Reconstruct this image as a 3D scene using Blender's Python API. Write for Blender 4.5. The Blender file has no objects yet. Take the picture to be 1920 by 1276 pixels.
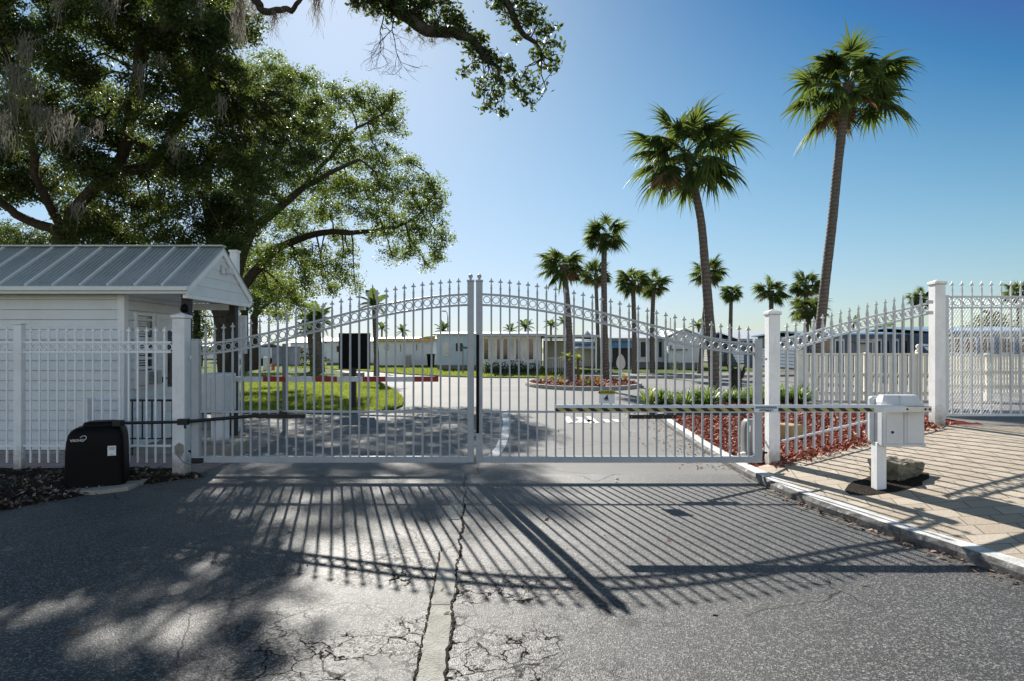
import bpy, bmesh, math, random
import numpy as np
from mathutils import Vector, Matrix, Quaternion

rng = np.random.default_rng(7)
random.seed(7)
SC = bpy.context.scene
COL = SC.collection
H, F, CX, CY = 1.7, 1150.0, 960.0, 648.0      # eye height (m), focal length and vanishing point of the view


def P(px, py, Y):
    """world point seen at px, py at depth Y"""
    return Vector(((px - CX) / F * Y, Y, H - (py - CY) / F * Y))


def G(px, py, z=0.0):
    """world point on the level z seen at px, py"""
    Y = (H - z) * F / (py - CY)
    return Vector(((px - CX) / F * Y, Y, z))


def ZY(py, Y):
    return H - (py - CY) / F * Y


def XY(px, Y):
    return (px - CX) / F * Y


# ------------------------------------------------------------------ object helpers
def link(o):
    COL.objects.link(o)
    return o


def org(o):
    p = Vector((0, 0, 0))
    while o is not None:
        p = p + Vector(o.location)
        o = o.parent
    return p


def thing(name, loc, label, cat, group=None):
    o = link(bpy.data.objects.new(name, None))
    o.location = loc
    o.empty_display_size = 0.2
    tag(o, label, cat, group)
    return o


def tag(o, label=None, cat=None, group=None, kind=None):
    if label: o['label'] = label
    if cat: o['category'] = cat
    if group: o['group'] = group
    if kind: o['kind'] = kind
    return o


def bevel(o, w, seg=2, ang=40):
    m = o.modifiers.new('soft_edges', 'BEVEL')
    m.width = w; m.segments = seg; m.limit_method = 'ANGLE'; m.angle_limit = math.radians(ang)
    m.harden_normals = False
    return o


def copy_mesh(src, name, parent, world):
    o = link(bpy.data.objects.new(name, src))
    o.parent = parent
    o.location = Vector(world) - (org(parent) if parent else Vector((0, 0, 0)))
    return o


def copy_tree(o, parent=None):
    c = o.copy()
    link(c)
    c.parent = parent
    for ch in list(o.children):
        copy_tree(ch, c)
    return c


class MB:
    """collects shapes; build() links them as ONE mesh object"""
    def __init__(s):
        s.v, s.f, s.sm = [], [], []

    def add(s, vs, fs, smooth=False):
        b = len(s.v)
        s.v.extend([tuple(v) for v in vs])
        for f in fs:
            s.f.append([b + i for i in f]); s.sm.append(smooth)
        return s

    def box(s, x0, x1, y0, y1, z0, z1):
        vs = [(x0, y0, z0), (x1, y0, z0), (x1, y1, z0), (x0, y1, z0), (x0, y0, z1), (x1, y0, z1), (x1, y1, z1), (x0, y1, z1)]
        return s.add(vs, [(0, 3, 2, 1), (4, 5, 6, 7), (0, 1, 5, 4), (1, 2, 6, 5), (2, 3, 7, 6), (3, 0, 4, 7)])

    def obox(s, c, size, rz=0.0, rx=0.0, ry=0.0):
        M = Matrix.Rotation(rz, 3, 'Z') @ Matrix.Rotation(ry, 3, 'Y') @ Matrix.Rotation(rx, 3, 'X')
        a, b, d = size[0] / 2, size[1] / 2, size[2] / 2
        vs = [Vector(c) + M @ Vector(q) for q in [(-a, -b, -d), (a, -b, -d), (a, b, -d), (-a, b, -d), (-a, -b, d), (a, -b, d), (a, b, d), (-a, b, d)]]
        return s.add(vs, [(0, 3, 2, 1), (4, 5, 6, 7), (0, 1, 5, 4), (1, 2, 6, 5), (2, 3, 7, 6), (3, 0, 4, 7)])

    def tube(s, pts, rad, n=8, cap=True, smooth=True):
        pts = [Vector(p) for p in pts]
        if not hasattr(rad, '__len__'): rad = [rad] * len(pts)
        vs, fs = [], []
        prev = None
        for i, p in enumerate(pts):
            d = (pts[min(i + 1, len(pts) - 1)] - pts[max(i - 1, 0)])
            if d.length < 1e-9: d = Vector((0, 0, 1))
            d.normalize()
            if prev is None:
                a = d.orthogonal().normalized()
            else:
                a = prev - d * prev.dot(d)
                a = a.normalized() if a.length > 1e-6 else d.orthogonal().normalized()
            prev = a
            b = d.cross(a)
            for k in range(n):
                t = 2 * math.pi * k / n
                vs.append(p + (a * math.cos(t) + b * math.sin(t)) * rad[i])
        for i in range(len(pts) - 1):
            for k in range(n):
                fs.append((i * n + k, i * n + (k + 1) % n, (i + 1) * n + (k + 1) % n, (i + 1) * n + k))
        s.add(vs, fs, smooth)
        if cap:
            s.add(vs[:n], [tuple(reversed(range(n)))]); s.add(vs[-n:], [tuple(range(n))])
        return s

    def lathe(s, c, prof, n=16, smooth=True):
        c = Vector(c); vs, fs = [], []
        for r, z in prof:
            for k in range(n):
                t = 2 * math.pi * k / n
                vs.append(c + Vector((r * math.cos(t), r * math.sin(t), z)))
        for i in range(len(prof) - 1):
            for k in range(n):
                fs.append((i * n + k, i * n + (k + 1) % n, (i + 1) * n + (k + 1) % n, (i + 1) * n + k))
        s.add(vs, fs, smooth)
        s.add(vs[:n], [tuple(reversed(range(n)))]); s.add(vs[-n:], [tuple(range(n))])
        return s

    def sweep_rect(s, pts, wy, hz, side=None):
        """a rail: rectangle wy deep, hz high swept along pts (ends capped)"""
        pts = [Vector(p) for p in pts]; vs, fs = [], []
        for i, p in enumerate(pts):
            d = pts[min(i + 1, len(pts) - 1)] - pts[max(i - 1, 0)]
            h = Vector((d.x, d.y, 0)).normalized()
            n = Vector((h.y, -h.x, 0)) * (wy / 2)
            d.normalize()
            up = (n.cross(d)).normalized()
            if up.z < 0: up = -up
            up = up * (hz / 2)
            vs += [p + n - up, p - n - up, p - n + up, p + n + up]
        for i in range(len(pts) - 1):
            b = i * 4
            for k in range(4):
                fs.append((b + k, b + 4 + k, b + 4 + (k + 1) % 4, b + (k + 1) % 4))
        e = (len(pts) - 1) * 4
        fs += [(0, 1, 2, 3), (e + 3, e + 2, e + 1, e)]
        return s.add(vs, fs)

    def prism(s, poly, y0, y1):
        """outline (x, z) given thickness from y0 to y1"""
        n = len(poly)
        vs = [(x, y0, z) for x, z in poly] + [(x, y1, z) for x, z in poly]
        fs = [tuple(range(n)), tuple(reversed(range(n, 2 * n)))]
        for i in range(n):
            j = (i + 1) % n
            fs.append((i, n + i, n + j, j))
        return s.add(vs, fs)

    def slab(s, poly, z0, z1):
        """plan outline (x, y) given height from z0 to z1"""
        n = len(poly)
        vs = [(x, y, z0) for x, y in poly] + [(x, y, z1) for x, y in poly]
        fs = [tuple(reversed(range(n))), tuple(range(n, 2 * n))]
        for i in range(n):
            j = (i + 1) % n
            fs.append((i, j, n + j, n + i))
        return s.add(vs, fs)

    def siding(s, p0, p1, z0, z1, lap=0.16, out=0.024):
        """lapped boards from p0 to p1 (plan), facing to the right of the way p0 -> p1"""
        p0, p1 = Vector(p0), Vector(p1)
        d = (p1 - p0).normalized(); n = Vector((d.y, -d.x))
        k = max(1, round((z1 - z0) / lap)); h = (z1 - z0) / k
        gp = 0.011                                   # shadow gap under each board
        for i in range(k):
            a, b = z0 + i * h, z0 + (i + 1) * h
            q0, q1 = p0 + n * out, p1 + n * out
            r0, r1 = p0 - n * .02, p1 - n * .02
            s.add([(q0.x, q0.y, a + gp), (q1.x, q1.y, a + gp), (p1.x, p1.y, b), (p0.x, p0.y, b), (r0.x, r0.y, a + gp), (r1.x, r1.y, a + gp), (r1.x, r1.y, a), (r0.x, r0.y, a), (p0.x, p0.y, a), (p1.x, p1.y, a)],
                  [(0, 1, 2, 3), (4, 5, 1, 0), (7, 6, 5, 4), (8, 9, 6, 7)])
        return s

    def build(s, name, mat, parent=None, bev=0, seg=2):
        o0 = org(parent) if parent else Vector((0, 0, 0))
        me = bpy.data.meshes.new(name)
        me.from_pydata([(x - o0.x, y - o0.y, z - o0.z) for x, y, z in s.v], [], s.f)
        me.polygons.foreach_set('use_smooth', s.sm)
        me.materials.append(mat)
        me.update()
        o = link(bpy.data.objects.new(name, me))
        o.parent = parent
        if bev: bevel(o, bev, seg)
        return o


def np_mesh(name, V, mat, parent=None, smooth=False):
    """V: (n, k, 3) separate k-gons"""
    n, k, _ = V.shape
    o0 = org(parent) if parent else Vector((0, 0, 0))
    co = (V - np.array(o0)).astype(np.float32).reshape(-1)
    me = bpy.data.meshes.new(name)
    me.vertices.add(n * k); me.vertices.foreach_set('co', co)
    me.loops.add(n * k); me.loops.foreach_set('vertex_index', np.arange(n * k, dtype=np.int32))
    me.polygons.add(n); me.polygons.foreach_set('loop_start', np.arange(0, n * k, k, dtype=np.int32))
    me.polygons.foreach_set('use_smooth', np.full(n, smooth))
    me.materials.append(mat)
    me.update(calc_edges=True); me.validate()
    o = link(bpy.data.objects.new(name, me))
    o.parent = parent
    return o


def strips_mesh(name, S, mat, parent=None):
    """S: (n, m, 2, 3) ribbons of m rungs"""
    n, m, _, _ = S.shape
    o0 = org(parent) if parent else Vector((0, 0, 0))
    co = (S - np.array(o0)).astype(np.float32).reshape(-1)
    base = (np.arange(n) * m * 2)[:, None, None] + (np.arange(m - 1) * 2)[None, :, None] + np.array([0, 1, 3, 2])[None, None, :]
    idx = base.reshape(-1).astype(np.int32)
    nf = n * (m - 1)
    me = bpy.data.meshes.new(name)
    me.vertices.add(n * m * 2); me.vertices.foreach_set('co', co)
    me.loops.add(nf * 4); me.loops.foreach_set('vertex_index', idx)
    me.polygons.add(nf); me.polygons.foreach_set('loop_start', np.arange(0, nf * 4, 4, dtype=np.int32))
    me.polygons.foreach_set('use_smooth', np.full(nf, True))
    me.materials.append(mat)
    me.update(calc_edges=True); me.validate()
    o = link(bpy.data.objects.new(name, me))
    o.parent = parent
    return o


def text_obj(name, body, size, mat, parent, world, rot=(math.pi / 2, 0, 0), depth=0.0006, bold=False):
    cu = bpy.data.curves.new(name, 'FONT')
    cu.body = body; cu.size = size; cu.align_x = 'CENTER'; cu.align_y = 'CENTER'; cu.extrude = depth
    if bold: cu.offset = size * 0.02
    t = bpy.data.objects.new(name, cu); link(t)
    bpy.context.view_layer.update()
    me = bpy.data.meshes.new_from_object(t.evaluated_get(bpy.context.evaluated_depsgraph_get()))
    bpy.data.objects.remove(t)
    me.name = name
    me.materials.clear(); me.materials.append(mat)
    o = link(bpy.data.objects.new(name, me))
    o.parent = parent
    o.rotation_euler = rot
    o.location = Vector(world) - org(parent)
    return o


# ------------------------------------------------------------------ materials
class NT:
    def __init__(s, name):
        s.m = bpy.data.materials.new(name); s.m.use_nodes = True
        s.t = s.m.node_tree; s.t.nodes.clear()
        s.out = s.n('ShaderNodeOutputMaterial')

    def n(s, typ, **kw):
        nd = s.t.nodes.new(typ)
        for k, v in kw.items():
            if k.startswith('i_'):
                nd.inputs[k[2:].replace('_', ' ')].default_value = v
            else:
                setattr(nd, k, v)
        return nd

    def l(s, a, b): s.t.links.new(a, b)

    def pos(s):
        return s.n('ShaderNodeNewGeometry').outputs['Position']

    def noise(s, scale, detail=3, rough=0.55, vec=None, lo=0.3, hi=0.7, dist=0.0):
        nd = s.n('ShaderNodeTexNoise'); nd.inputs['Scale'].default_value = scale
        nd.inputs['Detail'].default_value = detail; nd.inputs['Roughness'].default_value = rough
        nd.inputs['Distortion'].default_value = dist
        s.l(vec if vec is not None else s.pos(), nd.inputs['Vector'])
        return s.mr(nd.outputs[0], lo, hi)

    def mr(s, v, lo, hi, a=0.0, b=1.0):
        r = s.n('ShaderNodeMapRange'); s.l(v, r.inputs[0])
        r.inputs[1].default_value, r.inputs[2].default_value, r.inputs[3].default_value, r.inputs[4].default_value = lo, hi, a, b
        return r.outputs[0]

    def math(s, op, a, b=None):
        m = s.n('ShaderNodeMath', operation=op)
        for i, x in enumerate((a, b)):
            if x is None: continue
            if isinstance(x, (int, float)): m.inputs[i].default_value = x
            else: s.l(x, m.inputs[i])
        return m.outputs[0]

    def mix(s, f, a, b, mode='MIX'):
        m = s.n('ShaderNodeMix', data_type='RGBA', blend_type=mode)
        for inp, x in ((m.inputs[0], f), (m.inputs[6], a), (m.inputs[7], b)):
            if isinstance(x, (int, float)): inp.default_value = x
            elif isinstance(x, (tuple, list)): inp.default_value = (*x, 1) if len(x) == 3 else x
            else: s.l(x, inp)
        return m.outputs[2]

    def bump(s, h, strength=0.3, dist=0.02):
        b = s.n('ShaderNodeBump'); b.inputs['Strength'].default_value = strength; b.inputs['Distance'].default_value = dist
        s.l(h, b.inputs['Height'])
        return b.outputs[0]

    def bsdf(s, color, rough=0.5, metal=0.0, spec=0.5, normal=None):
        b = s.n('ShaderNodeBsdfPrincipled')
        for inp, x in ((b.inputs['Base Color'], color), (b.inputs['Roughness'], rough)):
            if isinstance(x, (int, float)): inp.default_value = x
            elif isinstance(x, (tuple, list)): inp.default_value = (*x, 1)
            else: s.l(x, inp)
        b.inputs['Metallic'].default_value = metal
        b.inputs['Specular IOR Level'].default_value = spec
        if normal is not None: s.l(normal, b.inputs['Normal'])
        return b.outputs[0]

    def end(s, sh):
        s.l(sh, s.out.inputs[0])
        return s.m


def m_paint(name, col, dirt=(0.5, 0.47, 0.42), amt=0.25, rough=0.45, sc=6.0, spec=0.4):
    t = NT(name)
    a = t.noise(sc, 5, 0.65, lo=0.45, hi=0.8)
    b = t.noise(sc * 9, 2, 0.5, lo=0.5, hi=0.85)
    f = t.math('MULTIPLY', t.math('ADD', a, t.math('MULTIPLY', b, 0.35)), amt)
    c = t.mix(f, col, tuple(x * y for x, y in zip(col, dirt)))
    return t.end(t.bsdf(c, rough, 0, spec, t.bump(t.noise(sc * 25, 2), 0.06, 0.004)))


def m_plain(name, col, rough=0.5, metal=0.0, spec=0.5, var=0.12, sc=12):
    t = NT(name)
    c = t.mix(t.noise(sc, 4), tuple(x * (1 - var) for x in col), tuple(min(1, x * (1 + var)) for x in col))
    return t.end(t.bsdf(c, rough, metal, spec))


def m_leaf(name, dark, light, trans=0.45, tcol=None, rough=0.5, spec=0.3, big=0.6):
    """leaf: some light passes through; every leaf (mesh island) has its own tone"""
    t = NT(name)
    g = t.n('ShaderNodeNewGeometry')
    r = g.outputs['Random Per Island']
    n = t.noise(big, 2, 0.5, lo=0.35, hi=0.65)
    f = t.math('ADD', t.math('MULTIPLY', r, 0.65), t.math('MULTIPLY', n, 0.35))
    c = t.mix(f, dark, light)
    p = t.bsdf(c, rough, 0, spec)
    tr = t.n('ShaderNodeBsdfTranslucent')
    if tcol is None: tcol = tuple(min(1, x * 1.8) for x in light)
    t.l(t.mix(f, tuple(x * 0.6 for x in tcol), tcol), tr.inputs[0])
    ms = t.n('ShaderNodeMixShader'); ms.inputs[0].default_value = trans
    t.l(p, ms.inputs[1]); t.l(tr.outputs[0], ms.inputs[2])
    return t.end(ms.outputs[0])


def m_bark(name, a, b, sc=8.0, zs=0.35, ring=0.0):
    t = NT(name)
    mp = t.n('ShaderNodeMapping'); mp.inputs['Scale'].default_value = (1, 1, zs)
    t.l(t.pos(), mp.inputs[0])
    n = t.noise(sc, 6, 0.65, mp.outputs[0])
    c = t.mix(n, a, b)
    h = n
    if ring:
        w = t.n('ShaderNodeTexWave', bands_direction='Z'); w.inputs['Scale'].default_value = ring
        w.inputs['Distortion'].default_value = 2.0; w.inputs['Detail'].default_value = 2
        t.l(t.pos(), w.inputs[0])
        c = t.mix(t.math('MULTIPLY', w.outputs['Fac'], 0.45), c, tuple(x * 0.55 for x in a))
        h = t.math('ADD', n, w.outputs['Fac'])
    return t.end(t.bsdf(c, 0.9, 0, 0.2, t.bump(h, 0.6, 0.04)))


WHITE = m_paint('gate_white_paint', (0.60, 0.63, 0.66), amt=0.3, rough=0.38)
def m_post():
    """white painted post: scuffs, and soil splashed up its foot"""
    t = NT('post_white_paint')
    a = t.noise(5, 5, 0.65, lo=0.45, hi=0.8); b = t.noise(45, 2, 0.5, lo=0.5, hi=0.85)
    f = t.math('MULTIPLY', t.math('ADD', a, t.math('MULTIPLY', b, 0.35)), 0.35)
    c = t.mix(f, (0.84, 0.85, 0.86), (0.42, 0.40, 0.36))
    mp = t.n('ShaderNodeMapping'); mp.inputs['Scale'].default_value = (9, 9, 1.2); t.l(t.pos(), mp.inputs[0])
    c = t.mix(t.math('MULTIPLY', t.noise(1.5, 4, 0.6, mp.outputs[0], 0.55, 0.75), 0.35), c, (0.45, 0.42, 0.36))
    sep = t.n('ShaderNodeSeparateXYZ'); t.l(t.n('ShaderNodeTexCoord').outputs['Generated'], sep.inputs[0])
    z = t.math('ADD', sep.outputs[2], t.math('MULTIPLY', t.noise(14, 4, 0.7, lo=0.2, hi=0.8), -0.16))
    c = t.mix(t.mr(z, -0.02, 0.13, 0.75, 0.0), c, (0.20, 0.17, 0.13))
    return t.end(t.bsdf(c, 0.5, 0, 0.4, t.bump(t.noise(120, 2), 0.06, 0.004)))


POSTW = m_post()
SIDING = m_paint('white_siding', (0.72, 0.76, 0.78), amt=0.25, rough=0.55, sc=3)
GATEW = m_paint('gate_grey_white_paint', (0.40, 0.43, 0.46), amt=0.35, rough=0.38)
FENCEW = m_paint('fence_white_paint', (0.86, 0.87, 0.88), amt=0.2, rough=0.4)
TRIM = m_paint('white_trim', (0.84, 0.85, 0.86), amt=0.25, rough=0.5)
BLACK = m_plain('black_plastic', (0.0035, 0.0035, 0.004), 0.5, 0, 0.12, 0.2)
BLKMETAL = m_plain('black_metal', (0.012, 0.012, 0.013), 0.5, 0, 0.4, 0.2)
GALV = m_plain('galvanised_steel', (0.45, 0.47, 0.48), 0.4, 0.7, 0.5, 0.15)
GREYPAINT = m_plain('grey_paint', (0.2, 0.21, 0.22), 0.5)
LIGHTGREY = m_paint('light_grey_cover', (0.62, 0.64, 0.66), amt=0.25, rough=0.42)
STICKER = m_plain('sticker_white', (0.75, 0.76, 0.76), 0.4, var=0.05)
INK = m_plain('black_ink', (0.01, 0.01, 0.01), 0.5)
YELLOW = m_plain('faded_yellow', (0.40, 0.36, 0.07), 0.5)
RED = m_plain('faded_red', (0.28, 0.015, 0.02), 0.5)
DARKWOOD = m_plain('dark_stained_wood', (0.022, 0.018, 0.017), 0.6)
GLASS = m_plain('dark_window_glass', (0.02, 0.025, 0.03), 0.06, 0, 0.8, 0.3, 2)
BLUEGLASS = m_plain('blue_window_glass', (0.03, 0.07, 0.14), 0.08, 0, 0.8, 0.4, 1.5)
CREAM = m_paint('cream_fence_paint', (0.88, 0.82, 0.70), dirt=(0.6, 0.55, 0.5), amt=0.45, rough=0.6, sc=8)
OAKBARK = m_bark('oak_bark', (0.025, 0.02, 0.016), (0.085, 0.07, 0.058), 10, 0.3)
PALMBARK = m_bark('palm_bark', (0.095, 0.080, 0.072), (0.25, 0.215, 0.19), 14, 1.5, 2.2)
OAKLEAF = m_leaf('oak_leaf', (0.010, 0.024, 0.009), (0.048, 0.078, 0.022), 0.34, (0.22, 0.29, 0.055))
OAKLEAF_PALE = m_leaf('oak_leaf_pale', (0.016, 0.036, 0.010), (0.070, 0.110, 0.026), 0.45, (0.34, 0.44, 0.07))
PALMLEAF = m_leaf('palm_leaf', (0.020, 0.042, 0.015), (0.07, 0.105, 0.03), 0.36, (0.22, 0.30, 0.06), 0.55, 0.18)
DEADLEAF = m_leaf('dead_palm_leaf', (0.10, 0.06, 0.03), (0.24, 0.16, 0.08), 0.3, (0.4, 0.25, 0.1))
MOSS = m_leaf('spanish_moss', (0.10, 0.095, 0.085), (0.27, 0.255, 0.225), 0.4, (0.36, 0.335, 0.28), 0.9, 0.1)
GRASSBLADE = m_leaf('grass_blade', (0.075, 0.115, 0.014), (0.20, 0.25, 0.05), 0.5, (0.38, 0.46, 0.06), 0.6, 0.2)
STRAP = m_leaf('strappy_leaf', (0.04, 0.09, 0.02), (0.15, 0.24, 0.06), 0.4, (0.32, 0.45, 0.1), 0.4, 0.4)


def m_ground_grass():
    t = NT('lawn_soil_grass')
    c = t.mix(t.noise(1.3, 4), (0.10, 0.14, 0.025), (0.20, 0.24, 0.05))
    c = t.mix(t.noise(40, 3), c, (0.07, 0.12, 0.015))
    return t.end(t.bsdf(c, 0.9, 0, 0.1, t.bump(t.noise(60, 3), 0.8, 0.05)))


def cracks(t, scale, width, warp=0.35):
    """a net of thin cracks: 1 on the crack"""
    nz = t.n('ShaderNodeTexNoise'); nz.inputs['Scale'].default_value = scale * 1.2; nz.inputs['Detail'].default_value = 4
    pos = t.pos(); t.l(pos, nz.inputs['Vector'])
    va = t.n('ShaderNodeVectorMath', operation='MULTIPLY_ADD')
    t.l(nz.outputs['Color'], va.inputs[0]); va.inputs[1].default_value = (warp, warp, 0); t.l(pos, va.inputs[2])
    vo = t.n('ShaderNodeTexVoronoi', feature='DISTANCE_TO_EDGE'); vo.inputs['Scale'].default_value = scale
    t.l(va.outputs[0], vo.inputs['Vector'])
    return t.mr(vo.outputs['Distance'], width * 0.3, width, 1.0, 0.0)


def m_asphalt():
    t = NT('worn_asphalt')
    pos = t.pos()
    sep = t.n('ShaderNodeSeparateXYZ'); t.l(pos, sep.inputs[0])
    def grain(sc):
        vo = t.n('ShaderNodeTexVoronoi'); vo.inputs['Scale'].default_value = sc; t.l(pos, vo.inputs['Vector'])
        sx = t.n('ShaderNodeSeparateXYZ'); t.l(vo.outputs['Color'], sx.inputs[0])
        return sx.outputs[0], vo.outputs['Distance']
    g1, d1 = grain(105); g2, d2 = grain(230)
    stone = t.mr(g1, 0.25, 1.0)
    stone = t.math('MULTIPLY', t.math('MULTIPLY', stone, stone), stone)
    base = t.mix(stone, (0.014, 0.014, 0.0155), (0.30, 0.294, 0.28))
    base = t.mix(t.math('MULTIPLY', g2, 0.4), base, (0.06, 0.06, 0.06))
    n1 = t.noise(0.55, 4, 0.6, lo=0.35, hi=0.68)
    n2 = t.noise(0.9, 5, 0.65, lo=0.40, hi=0.66)
    # worn pale zone towards the gate and in patches
    wear = t.math('MULTIPLY', t.mr(t.math('ADD', sep.outputs[1], t.math('MULTIPLY', n2, 1.6)), 5.2, 9.0), 0.85)
    wear = t.math('MINIMUM', t.math('ADD', wear, t.math('MULTIPLY', n1, 0.30)), 1.0)
    base = t.mix(t.math('MULTIPLY', wear, 0.42), base, (0.15, 0.147, 0.142))
    st = t.noise(1.7, 5, 0.65, lo=0.54, hi=0.72)
    base = t.mix(t.math('MULTIPLY', st, 0.5), base, (0.025, 0.025, 0.027))
    # crazing around the middle strip, a few long cracks elsewhere
    xm = t.mr(t.math('ABSOLUTE', t.math('ADD', sep.outputs[0], 0.55)), 0.75, 1.9, 1.0, 0.0)
    ym = t.mr(sep.outputs[1], 4.6, 6.6, 1.0, 0.0)
    msk = t.math('MULTIPLY', t.math('MULTIPLY', xm, ym), t.noise(1.1, 3, lo=0.36, hi=0.52))
    ck = t.math('MULTIPLY', t.math('MAXIMUM', cracks(t, 5.0, 0.05), t.math('MULTIPLY', cracks(t, 11, 0.075), 0.8)), msk)
    big = t.math('MULTIPLY', cracks(t, 0.55, 0.0042, 1.1), t.math('MULTIPLY', t.noise(0.7, 2, lo=0.46, hi=0.6), 0.8))
    dark = t.math('MAXIMUM', ck, big)
    base = t.mix(t.math('MULTIPLY', dark, 0.92), base, (0.012, 0.0115, 0.011))
    h = t.math('ADD', t.math('MULTIPLY', d1, 0.8), t.math('MULTIPLY', d2, 0.4))
    ro = t.mr(n1, 0, 1, 0.66, 0.54)
    b = t.bsdf(base, ro, 0, 0.5, t.bump(h, 0.5, 0.006))
    t.l(t.math('MULTIPLY', t.math('SUBTRACT', 1.0, dark), 0.5), b.node.inputs['Specular IOR Level'])
    return t.end(b)


def m_street():
    t = NT('pale_street_concrete')
    c = t.mix(t.noise(0.35, 5, 0.6), (0.17, 0.166, 0.158), (0.25, 0.246, 0.238))
    c = t.mix(t.noise(70, 3, 0.7, lo=0.35, hi=0.75), c, (0.15, 0.145, 0.14))
    c = t.mix(t.math('MULTIPLY', t.noise(2.5, 5, 0.7, lo=0.58, hi=0.75), 0.5), c, (0.17, 0.165, 0.16))
    ck = t.math('MULTIPLY', cracks(t, 0.33, 0.005, 0.6), 0.7)
    c = t.mix(ck, c, (0.06, 0.06, 0.06))
    return t.end(t.bsdf(c, 0.8, 0, 0.22, t.bump(t.noise(150, 3), 0.35, 0.005)))


def m_concrete(name, a, b, moss=0.0, sc=4):
    t = NT(name)
    c = t.mix(t.noise(sc, 6, 0.65), a, b)
    c = t.mix(t.math('MULTIPLY', t.noise(sc * 12, 3, lo=0.5, hi=0.8), 0.5), c, tuple(x * 0.45 for x in a))
    if moss:
        c = t.mix(t.math('MULTIPLY', t.noise(sc * 1.7, 5, lo=0.45, hi=0.65), moss), c, (0.05, 0.05, 0.03))
    return t.end(t.bsdf(c, 0.8, 0, 0.3, t.bump(t.noise(sc * 20, 4), 0.5, 0.012)))


def m_pavers():
    t = NT('sand_pavers')
    mp = t.n('ShaderNodeMapping'); mp.inputs['Rotation'].default_value = (0, 0, math.radians(15))
    t.l(t.pos(), mp.inputs[0])
    br = t.n('ShaderNodeTexBrick'); br.offset = 0.5; br.squash = 0.75; br.squash_frequency = 3
    br.inputs['Scale'].default_value = 1.0
    br.inputs['Brick Width'].default_value = 0.31; br.inputs['Row Height'].default_value = 0.205
    br.inputs['Mortar Size'].default_value = 0.0055; br.inputs['Mortar Smooth'].default_value = 0.3
    br.inputs['Color1'].default_value = (0.38, 0.31, 0.23, 1); br.inputs['Color2'].default_value = (0.48, 0.41, 0.325, 1)
    br.inputs['Mortar'].default_value = (0.10, 0.08, 0.06, 1)
    t.l(mp.outputs[0], br.inputs['Vector'])
    c = t.mix(t.math('MULTIPLY', t.noise(3, 5, 0.7), 0.5), br.outputs['Color'], (0.30, 0.26, 0.21))
    c = t.mix(t.math('MULTIPLY', t.noise(45, 4, 0.7, lo=0.5, hi=0.8), 0.6), c, (0.2, 0.165, 0.12))
    h = t.math('SUBTRACT', t.math('MULTIPLY', t.noise(50, 4), 0.3), br.outputs['Fac'])
    return t.end(t.bsdf(c, 0.75, 0, 0.35, t.bump(h, 0.6, 0.008)))


def m_brickpath():
    t = NT('red_brick_paving')
    br = t.n('ShaderNodeTexBrick'); br.offset = 0.5
    br.inputs['Scale'].default_value = 1.0
    br.inputs['Brick Width'].default_value = 0.2; br.inputs['Row Height'].default_value = 0.1
    br.inputs['Mortar Size'].default_value = 0.005
    br.inputs['Color1'].default_value = (0.30, 0.18, 0.16, 1); br.inputs['Color2'].default_value = (0.38, 0.28, 0.25, 1)
    br.inputs['Mortar'].default_value = (0.12, 0.1, 0.09, 1)
    t.l(t.pos(), br.inputs['Vector'])
    c = t.mix(t.math('MULTIPLY', t.noise(3, 5), 0.5), br.outputs['Color'], (0.4, 0.36, 0.34))
    return t.end(t.bsdf(c, 0.7, 0, 0.4))


def m_soil(name, a, b, sc=25):
    t = NT(name)
    c = t.mix(t.noise(sc, 6, 0.7), a, b)
    return t.end(t.bsdf(c, 0.95, 0, 0.1, t.bump(t.noise(sc * 2, 5), 1.0, 0.04)))


def m_chip(name, a, b, c2):
    t = NT(name)
    r = t.n('ShaderNodeNewGeometry').outputs['Random Per Island']
    c = t.mix(r, a, b)
    c = t.mix(t.mr(r, 0.86, 0.9), c, c2)
    return t.end(t.bsdf(c, 0.7, 0, 0.3))


def m_metal_roof():
    t = NT('blue_grey_metal_roof')
    c = t.mix(t.noise(1.2, 4), (0.36, 0.41, 0.415), (0.46, 0.50, 0.505))
    c = t.mix(t.math('MULTIPLY', t.noise(14, 4, lo=0.5, hi=0.8), 0.35), c, (0.12, 0.14, 0.14))
    return t.end(t.bsdf(c, 0.38, 0.25, 0.5))


def m_kerb():
    """white paint worn off on top, bare stained concrete on the road face"""
    t = NT('white_painted_kerb')
    sep = t.n('ShaderNodeSeparateXYZ'); t.l(t.n('ShaderNodeNewGeometry').outputs['True Normal'], sep.inputs[0])
    topf = t.mr(t.math('ADD', sep.outputs[2], t.math('MULTIPLY', t.math('SUBTRACT', t.noise(9, 5, 0.7), 0.5), 0.5)), 0.55, 0.75)
    c = t.mix(t.noise(7, 6, 0.75, lo=0.42, hi=0.6), (0.66, 0.66, 0.65), (0.48, 0.47, 0.45))
    c = t.mix(t.math('MULTIPLY', t.noise(30, 4, 0.7, lo=0.55, hi=0.68), 0.7), c, (0.14, 0.135, 0.13))
    f = t.mix(t.noise(12, 5, 0.7), (0.05, 0.048, 0.045), (0.22, 0.21, 0.20))
    c = t.mix(topf, f, c)
    return t.end(t.bsdf(c, 0.75, 0, 0.25, t.bump(t.noise(40, 4), 0.3, 0.005)))


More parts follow.
